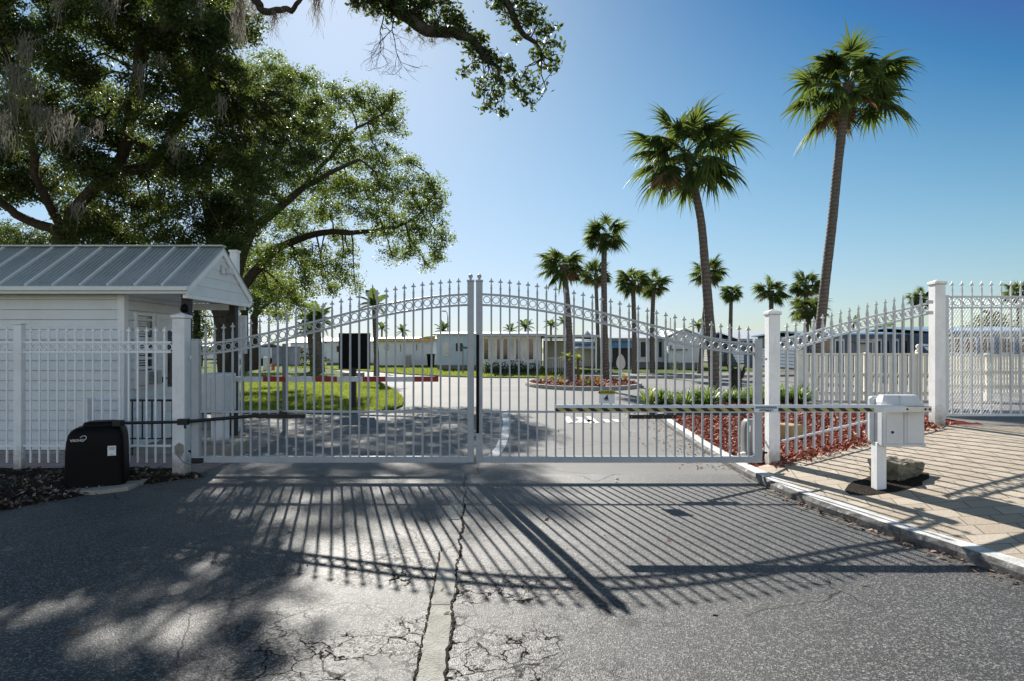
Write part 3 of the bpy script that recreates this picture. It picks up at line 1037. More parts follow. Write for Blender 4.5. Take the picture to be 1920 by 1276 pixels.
for off in (1.5, 20.5):
    pts = []
    for px in np.linspace(1466, 1739, 24):
        p = sl_pt(px); pts.append((p.x, p.y, ZY(sl_top(px) + off, p.y)))
    q = MB(); q.sweep_rect(pts, .03, .028); q.build('top_rail', WHITE, fr, 0.003)
pts = []
for px in (1466, 1739):
    p = sl_pt(px); pts.append((p.x, p.y, T(p.x, p.y) + 0.27))
q = MB(); q.sweep_rect(pts, .028, .026); q.build('bottom_rail', WHITE, fr, 0.003)
pcs = [1475.5 + i * 16.75 for i in range(16)]
for px in pcs:
    p = sl_pt(px); zt_ = ZY(sl_top(px) - 7, p.y)
    q = MB(); q.obox((p.x, p.y, (T(p.x, p.y) + .07 + zt_) / 2), (.030, .030, zt_ - T(p.x, p.y) - .07), rz3); pk = q.build('picket', WHITE, fr)
    copy_mesh(FIN, 'finial', pk, (p.x, p.y, zt_)).rotation_euler = (0, 0, rz3)
for px in [1467.2 + i * 16.75 for i in range(17)]:
    p = sl_pt(px)
    rg = copy_mesh(RING, 'ring', fr, (p.x, p.y, ZY(sl_top(px) + 11, p.y))); rg.rotation_euler = (0, 0, rz3)
q = MB(); p = sl_pt(1738)
for py in (567, 587): q.obox((p.x + .02, p.y - .03, ZY(py, p.y)), (.09, .05, .05), rz3)
q.build('clamp', WHITE, fr, 0.004)

# mesh gate at the far side
MY = 9.2
mg = thing('mesh_gate', (XY(1772, MY), MY, 0.55), 'white metal gate backed with expanded diamond mesh next to the tall post', 'gate')
zm = lambda py: ZY(py, MY)
Xm0, Xm1 = XY(1769, MY), XY(2060, MY)
for px in (1769, 2051):
    q = MB(); q.box(XY(px, MY), XY(px + 8, MY), MY - .03, MY + .03, zm(779), zm(554)); q.build('stile', WHITE, mg, 0.004)
for py, hh in ((557, .03), (577, .026), (776.5, .036)):
    q = MB(); q.box(XY(1777, MY), XY(2051, MY), MY - .018, MY + .018, zm(py) - hh / 2, zm(py) + hh / 2); q.build('rail', WHITE, mg, 0.003)
for i in range(15):
    px = 1785 + i * 18.4; X = XY(px, MY)
    q = MB(); q.box(X - .0105, X + .0105, MY - .0105, MY + .0105, zm(775), zm(546)); pk = q.build('picket', WHITE, mg)
    copy_mesh(FIN, 'finial', pk, (X, MY, zm(546)))
    copy_mesh(RING, 'ring', mg, (X + .0735, MY, zm(567))).scale = (1.25, 1, 1.25)
# diamonds: strands crossing both ways
q = MB(); cw, chh = 0.044, 0.075
z0, z1 = zm(774), zm(558); x0, x1 = XY(1777, MY), XY(2051, MY)
hgt = z1 - z0; run = hgt * cw / chh
i = -run
while i < (x1 - x0):
    for sgn in (1, -1):
        # clip the strand to the panel
        a = (x0 + i, z0); b = (x0 + i + run, z1)
        t0 = max(0.0, (x0 - a[0]) / run); t1 = min(1.0, (x1 - a[0]) / run)
        if t1 > t0:
            A = (a[0] + run * t0, z0 + hgt * t0); B = (a[0] + run * t1, z0 + hgt * t1)
            if sgn < 0:
                A = (x0 + x1 - A[0], A[1]); B = (x0 + x1 - B[0], B[1])
            dy = 0.0115 + (0.0015 if sgn > 0 else 0)
            q.sweep_rect([(A[0], MY + dy, A[1]), (B[0], MY + dy, B[1])] if A[0] < B[0] else [(B[0], MY + dy, B[1]), (A[0], MY + dy, A[1])], 0.0025, 0.0032)
    i += cw
q.build('expanded_mesh', WHITE, mg)

# ------------------------------------------------------------------ warning sign on the gate
WY = GY - 0.017
ws = thing('warning_sign', (XY(1138, WY), WY, ZY(742, WY)), 'small white warning sign with a yellow header hung on the gate pickets', 'sign')
q = MB(); q.box(XY(1123.5, WY), XY(1152.5, WY), WY - .002, WY + .002, ZY(755.3, WY), ZY(730, WY)); q.build('panel', STICKER, ws, 0.001)
YH = m_plain('sign_yellow', (0.42, 0.37, 0.05), 0.5)
q = MB(); q.box(XY(1123.5, WY), XY(1152.5, WY), WY - .0035, WY - .0022, ZY(738, WY), ZY(730, WY)); q.build('header', YH, ws)
text_obj('lettering', '\u25B2WARNING', 0.040, INK, ws, (XY(1138, WY), WY - .004, ZY(734.2, WY)), bold=True)
q = MB()                                   # the black pictogram: a figure caught by a moving gate
def pg(L, y=WY - .0035):
    q.prism([(XY(1123.5 + a / 8 - .0, WY), ZY(730 + b / 8, WY)) for a, b in L], y, y + .0012)
pg([(110, 75), (126, 72), (134, 84), (128, 96), (112, 94)])
pg([(86, 100), (108, 92), (128, 98), (134, 120), (140, 160), (128, 164), (118, 136), (108, 142), (112, 168), (98, 166), (92, 140), (76, 158), (70, 148), (88, 122)])
pg([(62, 120), (74, 112), (80, 124), (68, 134)])
q.build('pictogram', INK, ws)
# ================================================================== swing gate opener: black housing with its jointed arm
bp = thing('gate_opener', (-5.03, 7.45, 0.05), 'black plastic gate opener housing with a long black arm on a concrete pad', 'gate opener')
def superell(cx, cy, a, b, e, n=40, rot=0.0):
    L = []
    for k in range(n):
        t = 2 * math.pi * k / n
        c, s = math.cos(t), math.sin(t)
        x = a * abs(c) ** e * (1 if c >= 0 else -1); y = b * abs(s) ** e * (1 if s >= 0 else -1)
        L.append((cx + x * math.cos(rot) - y * math.sin(rot), cy + x * math.sin(rot) + y * math.cos(rot)))
    return L
def loft(q, secs, smooth=True):
    n = len(secs[0][0]); vs, fs = [], []
    for poly, z in secs:
        vs += [(x, y, z) for x, y in poly]
    for i in range(len(secs) - 1):
        for k in range(n):
            fs.append((i * n + k, i * n + (k + 1) % n, (i + 1) * n + (k + 1) % n, (i + 1) * n + k))
    q.add(vs, fs, smooth)
    q.add(vs[:n], [tuple(reversed(range(n)))]); q.add(vs[-n:], [tuple(range(n))])
BX, BY = -5.02, 7.44
q = MB()
zb, ztp = 0.03, 0.74
ro = math.radians(24)
secs = []
for f, s, dx in ((0, 1.02, 0), (.3, 1.0, 0), (.62, .985, 0), (.78, .96, 0.002), (.88, .92, .006), (.94, .86, .014), (.98, .77, .022), (1.0, .64, .03)):
    secs.append((superell(BX + dx, BY, .305 * s, .245 * s, .28, 44, ro), zb + (ztp - zb) * f))
loft(q, secs)
hs = q.build('housing', BLACK, bp)
q = MB(); loft(q, [(superell(BX + .06, BY - .02, .18, .13, .6, 28, ro), .725), (superell(BX + .06, BY - .02, .19, .14, .6, 28, ro), .75), (superell(BX + .06, BY - .02, .18, .13, .6, 28, ro), .785), (superell(BX + .08, BY - .02, .14, .10, .7, 28, ro), .80)])
q.build('lid', BLACK, bp)
q = MB()
A0 = P(222, 792, 7.4); A1 = P(336, 790, 7.78); A2 = P(352, 789, 7.8); A3_ = P(480, 778, 7.83); A4 = P(572, 777, 7.84)
q.tube([A0, A1], 0.019, 10)
q.obox(A0, (.10, .09, .07)); q.obox((A1 + A2) / 2, (.13, .07, .075))
q.tube([A2, A3_], 0.022, 10)
q.tube([(A2 + A1) / 2 + Vector((0.02, 0, 0.0)), (A2 + A1) / 2 + Vector((0.02, 0, -.085))], 0.015, 8)
q.obox((A3_ + A4) / 2 + Vector((0, 0, -.01)), ((A4 - A3_).length, .03, .055), 0, 0, 0.0)
q.obox(A3_ + (A4 - A3_) * .55 + Vector((0, 0, .022)), (.09, .05, .06), 0, 0, .3)
q.build('arm', BLKMETAL, bp, 0.004)
# sticker and lettering lie on the front faces of the housing
fn = Vector((math.sin(ro), -math.cos(ro), 0)); fd = Vector((math.cos(ro), math.sin(ro), 0))
def face_pt(u, z, out=0.0): return Vector((BX, BY, 0)) + fn * (.246 + out) + fd * u + Vector((0, 0, z))
q = MB(); c = face_pt(.18, .46, .003); q.obox(c, (.085, .003, .115), ro); sk = q.build('sticker', STICKER, bp)
q = MB()
for dz, w_ in ((.04, .07), (.028, .05), (.016, .06), (-.045, .035)):
    q.obox(face_pt(.18, .46 + dz, .0055), (w_, .002, .006), ro)
q.build('print', GREYPAINT, sk)
tx = text_obj('lettering', 'VIKING', 0.042, m_plain('pale_print', (0.55, 0.56, 0.57), 0.5), bp, face_pt(-.165, .60, -.0015), (math.pi / 2 - .10, 0, ro), bold=True)
q = MB()
arc = [(-.075, .632), (-.05, .652), (-.022, .652), (-.012, .632), (-.02, .612), (-.036, .60)]
q.sweep_rect([tuple(face_pt(u - .06, z, .001)) for u, z in arc], .004, .008); q.build('emblem', bpy.data.materials['pale_print'], bp)
pad = MB(); pad.slab([(-5.5, 7.05), (-4.78, 7.02), (-4.52, 7.22), (-4.55, 7.85), (-5.5, 7.85)], -.05, .045)
o = pad.build('concrete_pad', CONC, bp, 0.012)

# ================================================================== gatehouse
kx, ky0, ky1 = -6.13, 9.68, 11.5
gx, ey0, ey1, ry = -5.01, 9.42, 11.70, 10.56
ez, rzz = 2.55, 3.39
KL = -11.5
kh = thing('gatehouse', (kx, ky0, 0.06), 'small white sided gatehouse with a blue-grey ribbed metal roof and a porch', 'gatehouse')
q = MB()
q.siding((KL, ky0), (kx - .03, ky0), 0.06, ez + .02, 0.155)
q.siding((kx, ky0 + .03), (kx, ky1), 0.06, ez + .02, 0.155)
q.siding((kx, ky1), (KL, ky1), 0.06, ez, 0.155)
q.add([(KL, ky0, .06), (KL, ky1, .06), (KL, ky1, ez), (KL, ky0, ez)], [(0, 1, 2, 3)])
q.build('wall', SIDING, kh)
q = MB(); q.box(kx - .085, kx + .022, ky0 - .022, ky0 + .09, .06, ez); q.build('corner_board', TRIM, kh, 0.004)
q = MB(); q.box(kx - .02, kx + .022, ky1 - .08, ky1 + .02, .06, ez); q.build('corner_board', TRIM, kh, 0.004)
q = MB(); q.box(KL, kx + 1.1, ky0 - .05, ky1 + .1, -.05, .06); q.build('floor_slab', CONC, kh, .01)
# roof: two slopes with raised seams, ridge cap
q = MB(); th = .03
def slope_box(xa, xb, ya, za, yb, zb_, t):
    q.add([(xa, ya, za), (xb, ya, za), (xb, yb, zb_), (xa, yb, zb_), (xa, ya, za - t), (xb, ya, za - t), (xb, yb, zb_ - t), (xa, yb, zb_ - t)],
          [(0, 1, 2, 3), (7, 6, 5, 4), (0, 4, 5, 1), (1, 5, 6, 2), (2, 6, 7, 3), (3, 7, 4, 0)])
slope_box(KL, gx + .05, ey0 - .03, ez + .06, ry, rzz, th)
slope_box(KL, gx + .05, ry + .001, rzz, ey1 + .03, ez + .06, th)
x = KL + .05
while x < gx:                                # fine ribs between the seams
    for (ya, za, yb, zb_) in ((ey0 - .03, ez + .06, ry - .02, rzz),):
        q.sweep_rect([(x, ya, za + .003), (x, yb, zb_ + .003 - .0)], .016, .008)
    x += .07
rf = q.build('roof', ROOF, kh)
q = MB(); x = gx - .10
xs_ = []
k = 0
for k in range(16):
    X = XY(0 + (118 - 0) * .4233 * 1 + k * 0, 9.4)
sx0 = XY(305.6, 9.42)
for k in range(14):
    X = sx0 - k * .4185
    if X > KL: q.sweep_rect([(X, ey0 - .035, ez + .072), (X, ry - .015, rzz + .012)], .03, .034)
q.build('seam', ROOFSEAM, rf, 0.003)
q = MB(); q.sweep_rect([(KL, ry, rzz + .016), (gx + .055, ry, rzz + .016)], .16, .03); q.build('ridge_cap', ROOF, rf, 0.006)
q = MB()
q.box(KL, gx + .06, ey0 - .045, ey0 - .012, ez - .06, ez + .05)
q.box(KL, gx + .06, ey0 - .10, ey0 - .046, ez - .015, ez + .045)
q.build('gutter', ROOFSEAM, kh, 0.006)
# gable end
q = MB()
gz0 = ez - .06
nl = 5
for i in range(nl):
    a, b = gz0 + (rzz - .08 - gz0) * i / nl, gz0 + (rzz - .08 - gz0) * (i + 1) / nl
    ha = (ry - ey0) * (1 - (a - gz0) / (rzz - .06 - gz0)) ; hb = (ry - ey0) * (1 - (b - gz0) / (rzz - .06 - gz0))
    q.add([(gx + .012, ry - ha, a), (gx + .012, ry + ha, a), (gx, ry + hb, b), (gx, ry - hb, b), (gx - .02, ry - ha, a), (gx - .02, ry + ha, a)], [(0, 1, 2, 3), (4, 5, 1, 0)])
q.build('gable', SIDING, kh)
q = MB()
for ya, yb in ((ey0 - .03, ry), (ry, ey1 + .03)):
    za, zb_ = (ez + .02, rzz - .035) if ya < ry - .1 else (rzz - .035, ez + .02)
    q.add([(gx + .016, ya, za - .10), (gx + .045, ya, za - .10), (gx + .045, ya, za + .01), (gx + .016, ya, za + .01),
           (gx + .016, yb, zb_ - .10), (gx + .045, yb, zb_ - .10), (gx + .045, yb, zb_ + .01), (gx + .016, yb, zb_ + .01)],
          [(0, 1, 2, 3), (4, 7, 6, 5), (0, 4, 5, 1), (1, 5, 6, 2), (2, 6, 7, 3), (3, 7, 4, 0)])
q.build('barge_board', TRIM, kh)
q = MB(); q.box(gx - .05, gx + .02, ey0, ey1, ez - .125, gz0 - .003)
q.box(kx + .024, gx - .052, ey1 - .10, ey1 - .02, ez - .18, ez - .065)
q.build('porch_beam', TRIM, kh, 0.004)
q = MB(); q.box(kx + .024, gx - .02, ey0 + .03, ey1 - .03, ez - .052, ez - .03); q.build('porch_ceiling', TRIM, kh)
for yy_, nm in ((9.66, ''), (11.28, '')):
    q = MB(); q.box(gx - .17, gx - .052, yy_ - .06, yy_ + .065, .06, ez - .055); q.build('porch_post', DARKWOOD, kh, 0.005)
# window, air conditioner, door on the wall facing the lane
q = MB()
def wall_box(y0, y1, z0, z1, o0, o1): q.box(kx + o0, kx + o1, y0, y1, z0, z1)
wy0, wy1, wz0, wz1 = 9.93, 10.46, 1.00, 2.24
wall_box(wy0, wy0 + .05, wz0, wz1, .0, .045); wall_box(wy1 - .05, wy1, wz0, wz1, .0, .045)
wall_box(wy0 + .05, wy1 - .05, wz1 - .05, wz1, .0, .045); wall_box(wy0 + .05, wy1 - .05, wz0, wz0 + .05, .0, .06)
wall_box(wy0 + .05, wy1 - .05, 1.60, 1.64, .0, .04)
wn = q.build('window', TRIM, kh, 0.003)
q = MB(); wall_box(wy0 + .05, wy1 - .05, wz0 + .05, wz1 - .05, .0, .018); q.build('pane', GLASS, wn)
q = MB()
z = wz0 + .32
while z < wz1 - .07:
    q.obox((kx + .026, (wy0 + wy1) / 2 - .08, z), (.004, .26, .026), 0, 0, .5); z += .042
q.build('blind', TRIM, wn)
q = MB(); wall_box(wy0 + .06, wy1 - .06, wz0 + .06, wz0 + .30, .02, .20); ac = q.build('air_conditioner', m_plain('beige_metal', (.5, .49, .46), .5), wn, 0.008)
q = MB()
for k in range(9): q.box(kx + .199, kx + .204, wy0 + .09, wy1 - .2, wz0 + .085 + k * .022, wz0 + .095 + k * .022)
q.build('grille', BLKMETAL, ac)
q = MB(); dy0, dy1 = 10.60, 11.36
wall_box(dy0 - .06, dy0, .06, 2.16, .0, .035); wall_box(dy1, dy1 + .06, .06, 2.16, .0, .035); wall_box(dy0 - .06, dy1 + .06, 2.16, 2.24, .0, .035)
dr = q.build('door_frame', TRIM, kh, 0.003)
q = MB(); wall_box(dy0, dy1, .07, 2.155, .0, .02); d2 = q.build('door', TRIM, kh)
q = MB(); wall_box(dy0 + .28, dy1 - .08, .98, 1.96, .0185, .024); q.build('pane', GLASS, d2)
q = MB(); q.obox((kx + .045, dy0 + .09, 1.12), (.05, .05, .10)); q.tube([(kx + .06, dy0 + .09, 1.15), (kx + .075, dy0 + .17, 1.14)], .012, 8); q.build('handle', BLKMETAL, d2, 0.004)
# flood light on the gable, dark lamp under the eave
q = MB(); q.obox((gx + .05, ry - .02, 3.00), (.05, .06, .16)); q.obox((gx + .09, ry + .12, 2.99), (.09, .14, .10)); q.build('flood_light', LIGHTGREY, kh, 0.008)
q = MB(); q.lathe((gx - .11, ey0 + .16, 2.22), [(.02, .12), (.05, .09), (.06, .03), (.035, 0)], 12); q.tube([(gx - .11, ey0 + .17, 2.33), (gx - .11, ey0 + .22, 2.37)], .012, 6)
q.tube([(gx - .09, ey0 + .2, 2.26), (gx - .06, 10.0, 2.17), (gx - .06, 10.8, 2.2), (gx - .07, 11.2, 2.33)], .008, 6)
q.build('porch_lamp', BLACK, kh)
vp = thing('vent_pipe', (XY(440, 12.2), 12.2, 0), 'white square pipe rising behind the gatehouse gable', 'pipe')
q = MB(); x = XY(440, 12.2); q.box(x - .07, x + .07, 12.13, 12.27, 0, ZY(474, 12.2)); q.build('pipe', TRIM, vp, 0.004)
q = MB(); q.box(x - .085, x + .085, 12.115, 12.285, ZY(474, 12.2), ZY(470, 12.2)); q.build('cap', TRIM, vp, 0.004)
uc = thing('utility_box', (XY(454, 12.0), 12.0, 0), 'tall pale grey electrical box on the dark porch post', 'utility box')
q = MB(); q.box(XY(449, 12), XY(462, 12), 11.95, 12.05, ZY(662, 12), ZY(592, 12)); q.build('box', LIGHTGREY, uc, 0.006)
q = MB(); q.box(XY(453, 12), XY(457, 12), 11.97, 12.03, 0, ZY(662, 12)); q.build('conduit', GREYPAINT, uc)
# white pipe stub standing between fence and wall
st_ = thing('pipe_stub', (XY(161, 9.2), 9.2, 0), 'short white pipe standing against the gatehouse wall behind the fence', 'pipe')
q = MB(); q.box(XY(150, 9.2), XY(171, 9.2), 9.12, 9.28, 0, ZY(748, 9.2)); q.build('pipe', TRIM, st_, 0.006)
q = MB(); q.box(XY(149, 9.2), XY(172, 9.2), 9.11, 9.29, ZY(748, 9.2), ZY(745.5, 9.2)); q.build('cap', TRIM, st_, 0.003)
# black hand rail
RY = 9.28
hr = thing('hand_rail', (XY(243, RY), RY, .06), 'black metal hand rail with thin balusters in front of the gatehouse door', 'railing')
q = MB(); q.box(XY(243, RY), XY(356, RY), RY - .02, RY + .02, ZY(751, RY), ZY(747.5, RY)); q.build('top_rail', BLKMETAL, hr)
q = MB(); q.box(XY(243, RY), XY(356, RY), RY - .015, RY + .015, ZY(822, RY), ZY(820, RY)); q.build('bottom_rail', BLKMETAL, hr)
for px in (248, 267, 285, 304, 323, 340, 355):
    q = MB(); q.box(XY(px, RY) - .008, XY(px, RY) + .008, RY - .008, RY + .008, ZY(820, RY) if px not in (248, 355) else 0.05, ZY(750, RY)); q.build('baluster', BLKMETAL, hr)

# ================================================================== barrier in front of the gate
BYY = 6.38
bz0 = T(XY(1648, 6.46), 6.46)
ba = thing('barrier', (XY(1648, 6.46), 6.46, bz0), 'white barrier box on a square post with a black and yellow striped arm', 'barrier')
q = MB(); q.box(XY(1645, 6.46), XY(1662.5, 6.46), 6.46, 6.575, bz0 - .1, ZY(828, 6.46)); q.build('post', POSTW, ba, 0.006)
# body: rounded main box, narrower door half, back shell
z0b, z1b = ZY(837, BYY), ZY(762, BYY)
Xa_, Xs, Xb_ = XY(1655, BYY), XY(1696, BYY), XY(1736, BYY)
q = MB(); q.box(Xa_, Xs - .003, BYY, BYY + .15, z0b, z1b + .06); q.build('cabinet', LIGHTGREY, ba, 0.018, 3)
q = MB(); q.box(Xs + .003, Xb_, BYY + .012, BYY + .148, z0b + .004, z1b + .05); q.build('cabinet', LIGHTGREY, ba, 0.018, 3)
q = MB(); q.box(XY(1661, BYY), XY(1691, BYY), BYY - .008, BYY + .02, z0b + .035, z1b - .03); q.build('door_panel', LIGHTGREY, ba, 0.006)
q = MB(); q.box(XY(1702, BYY), XY(1731, BYY), BYY + .004, BYY + .03, z0b + .035, z1b - .03); q.build('door_panel', LIGHTGREY, ba, 0.006)
q = MB(); q.box(XY(1656.5, BYY), Xb_, BYY - .006, BYY + .02, z0b + .005, z0b + .03); q.build('lip', LIGHTGREY, ba, 0.005)
q = MB(); q.lathe((0, 0, 0), [(.014, 0), (.014, .006), (.006, .008)], 12); lk = q.build('lock', BLKMETAL); lk.parent = ba; lk.rotation_euler = (math.pi / 2, 0, 0); lk.location = Vector((XY(1672.5, BYY), BYY - .008, ZY(809, BYY))) - org(ba)
q = MB(); q.box(XY(1625, BYY + .24), XY(1700, BYY + .24), BYY + .155, BYY + .24, ZY(829, BYY + .2), ZY(741, BYY + .2)); q.build('back_shell', LIGHTGREY, ba, 0.03, 3)
# moulded lid with two humps
q = MB(); zl = ZY(754, BYY)
def hump(xa, xb, ya, yb, za, zb_, ins):
    loft(q, [([(xa, ya), (xb, ya), (xb, yb), (xa, yb)], za), ([(xa + .004, ya + .004), (xb - .004, ya + .004), (xb - .004, yb - .004), (xa + .004, yb - .004)], za + (zb_ - za) * .45),
             ([(xa + ins, ya + ins * .8), (xb - ins, ya + ins * .8), (xb - ins, yb - ins), (xa + ins, yb - ins)], zb_)], False)
hump(XY(1654, BYY), XY(1730, BYY), BYY - .006, BYY + .16, ZY(764, BYY), ZY(740, BYY), .035)
hump(XY(1684, BYY), XY(1716, BYY), BYY - .02, BYY + .14, ZY(762, BYY), ZY(741, BYY), .025)
q.build('lid', LIGHTGREY, ba, 0.02, 3)
# the arm: hollow-looking aluminium bar, rounded top
AY = BYY - .075
az0, az1 = ZY(771.3, AY), ZY(757.8, AY)
ah = az1 - az0
ALU = m_paint('white_aluminium', (0.66, 0.68, 0.70), amt=0.25, rough=0.35)
prof = [(-.028, 0), (.028, 0), (.03, .006), (.03, ah * .62), (.026, ah * .85), (.014, ah), (-.014, ah), (-.026, ah * .85), (-.03, ah * .62), (-.03, .006)]
q = MB(); Xe, Xf = XY(1040, AY), XY(1696, AY)
n = len(prof)
vs = [(Xe, AY + a, az0 + b) for a, b in prof] + [(Xf, AY + a, az0 + b) for a, b in prof]
q.add(vs, [tuple((i, (i + 1) % n, n + (i + 1) % n, n + i)) for i in range(n)] + [tuple(reversed(range(n))), tuple(range(n, 2 * n))])
arm_ = q.build('arm', ALU, ba)
for xa, xb in ((1041, 1411), (1457, 1636)):
    q = MB(); q.box(XY(xa, AY), XY(xb, AY), AY - .0316, AY - .0302, az0 + .009, az0 + ah * .62); q.build('stripe_tape', TAPE, arm_)
q = MB(); q.box(XY(1411.6, AY), XY(1456.4, AY), AY - .0332, AY - .0302, az0 + .002, az0 + ah * .93); lb = q.build('label_plate', STICKER, arm_, 0.001)
q = MB(); q.box(XY(1414, AY), XY(1454, AY), AY - .0340, AY - .0334, az0 + ah * .52, az0 + ah * .84); q.build('label_band', m_plain('label_blue', (.10, .22, .36), .4), lb)
text_obj('lettering', 'LiftMaster', 0.036, INK, lb, (XY(1434, AY), AY - .0336, az0 + ah * .28), (math.pi / 2, math.pi, 0), bold=True)
q = MB(); q.box(XY(1694, AY), XY(1745, AY), AY - .02, AY + .05, az0 - .002, az0 + ah * .8); cl = q.build('arm_bracket', GALV, ba, 0.005)
q = MB()
for px in (1699, 1733, 1741): q.obox((XY(px, AY), AY - .022, az0 + ah * .42), (.018, .008, .018), 0, 0, .5)
q.build('bolt', BLKMETAL, cl)
# broken concrete footing
cf = bmesh.new(); bmesh.ops.create_cube(cf, size=1.0)
bmesh.ops.subdivide_edges(cf, edges=cf.edges[:], cuts=7, use_grid_fill=True)
bz = T(4.5, 6.75)
for v in cf.verts:
    p = v.co
    p.x *= .42; p.y *= .34; p.z *= .19
    if p.z > 0: p.z *= 1 - .35 * (p.x + .1) - .2 * max(0, -p.y)
    nz = math.sin(p.x * 31 + p.z * 17) * .010 + math.sin(p.y * 37 + p.x * 11) * .010 + random.gauss(0, .005)
    v.co = p + v.normal * nz
bmesh.ops.rotate(cf, verts=cf.verts, cent=(0, 0, 0), matrix=Matrix.Rotation(.45, 3, 'Z'))
me = bpy.data.meshes.new('concrete_lump'); cf.to_mesh(me); cf.free(); me.materials.append(CONCM)
o = link(bpy.data.objects.new('concrete_lump', me)); o.location = (4.27, 6.84, bz + .055)
tag(o, 'broken mossy concrete lump on the pavers behind the barrier post', 'concrete lump')
# the dug-out patch of soil it stands in
q = MB(); vs = [(4.12, 6.6)] ; ring_ = []
for k in range(22):
    t = 2 * math.pi * k / 22; r = 1 + random.uniform(-.1, .1)
    x, y = 4.05 + .52 * r * math.cos(t), 6.66 + .30 * r * math.sin(t) + .12 * math.cos(t)
    ring_.append((x, y, T(x, y) + .006))
q.add(ring_ + [(4.1, 6.68, T(4.1, 6.68) + .012)], [(k, (k + 1) % 22, 22) for k in range(22)])
struct(q.build('soil_patch', SOIL))

# ================================================================== things inside the gate
# second barrier with the red and white arm
iz = .2
ib_ = thing('barrier', (XY(412, 9.5), 9.5, 0), 'white barrier cabinet inside the gate with a red and grey arm', 'barrier')
q = MB(); q.box(XY(375, 9.5), XY(449, 9.5), 9.3, 10.0, -.02, iz); q.build('footing', CONC, ib_, 0.015)
q = MB(); q.box(XY(400, 9.5), XY(425, 9.5), 9.42, 9.60, iz, ZY(772, 9.5)); q.build('pedestal', POSTW, ib_, 0.006)
q = MB(); q.box(XY(386, 9.5), XY(432, 9.5), 9.32, 9.72, ZY(771, 9.5), ZY(698, 9.5)); q.build('cabinet', LIGHTGREY, ib_, 0.035, 3)
q = MB(); q.box(XY(397, 9.5), XY(406, 9.5), 9.306, 9.33, ZY(762, 9.5), ZY(706, 9.5)); q.build('cover_rib', LIGHTGREY, ib_, 0.01)
IY = 9.62
q = MB(); q.box(XY(430, IY), XY(820, IY), IY + .11, IY + .15, ZY(715, IY), ZY(705.5, IY)); am = q.build('arm', LIGHTGREY, ib_, 0.005)
for a, b in ((488, 533), (582, 628), (677, 723), (774, 820)):
    q = MB(); q.box(XY(a, IY), XY(b, IY), IY + .107, IY + .153, ZY(715.2, IY), ZY(705.3, IY)); q.build('red_band', RED, am)
# black sign
sy = 16.3
sg_ = thing('sign_board', (XY(662, sy), sy, .05), 'large black backed sign board on a thick black post in the lawn', 'sign')
q = MB(); q.box(XY(657, sy), XY(667.5, sy), sy - .06, sy + .06, .0, ZY(688, sy)); q.build('post', DARKWOOD, sg_, 0.006)
q = MB(); q.box(XY(634, sy), XY(693, sy), sy + .062, sy + .10, ZY(691, sy), ZY(625, sy)); q.build('board', BLACK, sg_, 0.006)
q = MB()
for px in (634, 690): q.box(XY(px, sy), XY(px + 3, sy), sy + .05, sy + .061, ZY(691, sy), ZY(625, sy))
q.build('frame', DARKWOOD, sg_)
# grey sign seen from behind
sy = 12.35
sg_ = thing('sign_board', (XY(535, sy), sy, 0), 'grey sign seen from behind on a thin dark grey post', 'sign')
q = MB(); q.box(XY(530.5, sy), XY(539, sy), sy - .045, sy + .045, 0, ZY(643, sy)); q.build('post', GREYPAINT, sg_, 0.004)
q = MB(); q.box(XY(508, sy), XY(561, sy), sy + .047, sy + .06, ZY(682, sy), ZY(650, sy)); q.build('panel', m_plain('sign_back', (.34, .36, .38), .45), sg_, 0.003)
q = MB(); q.box(XY(507, sy), XY(562, sy), sy + .044, sy + .064, ZY(684, sy), ZY(681.5, sy)); q.box(XY(507, sy), XY(562, sy), sy + .044, sy + .064, ZY(651, sy), ZY(648.5, sy)); q.build('frame', GREYPAINT, sg_)
# opener of the second leaf
oy = 8.75; oz = T(XY(1407, oy), oy)
go = thing('gate_opener', (XY(1407, oy), oy, oz), 'grey rounded gate opener post behind the second leaf with a black arm', 'gate opener')
q = MB(); loft(q, [(superell(XY(1407, oy), oy, .115, .12, .5, 28), oz - .03), (superell(XY(1407, oy), oy, .115, .12, .5, 28), oz + .40), (superell(XY(1407, oy), oy, .105, .11, .5, 28), oz + .49), (superell(XY(1407, oy), oy, .07, .08, .6, 28), oz + .535)])
q.build('housing', m_plain('opener_grey', (.17, .18, .18), .45), go)
q = MB(); q.obox((XY(1398, oy), oy - .119, ZY(800, oy)), (.045, .004, .085)); q.build('sticker', STICKER, go)
q = MB(); q.tube([P(1396, 776, oy), P(1310, 774, 8.45), P(1222, 777, 7.98)], .02, 8); q.obox(P(1224, 774, 7.99), (.09, .06, .05)); q.build('arm', BLKMETAL, go)
te = thing('timber_edging', (3.28, 8.5, .1), 'short weathered timber edging laid in the mulch by the opener', 'edging')
q = MB(); q.obox((3.42, 8.78, .155), (.62, .06, .10), math.radians(38)); q.build('board', CREAM, te, .006)
te2 = thing('garden_block', (XY(1478, 9.6), 9.6, .2), 'yellowish stone block lying in the mulch behind the sloping fence', 'stone block')
q = MB(); q.obox((XY(1480, 9.6), 9.6, T(XY(1480, 9.6), 9.6) + .09), (.26, .3, .26), .5); q.build('block', m_concrete('yellow_stone', (.36, .27, .12), (.5, .4, .2)), te2, .02)

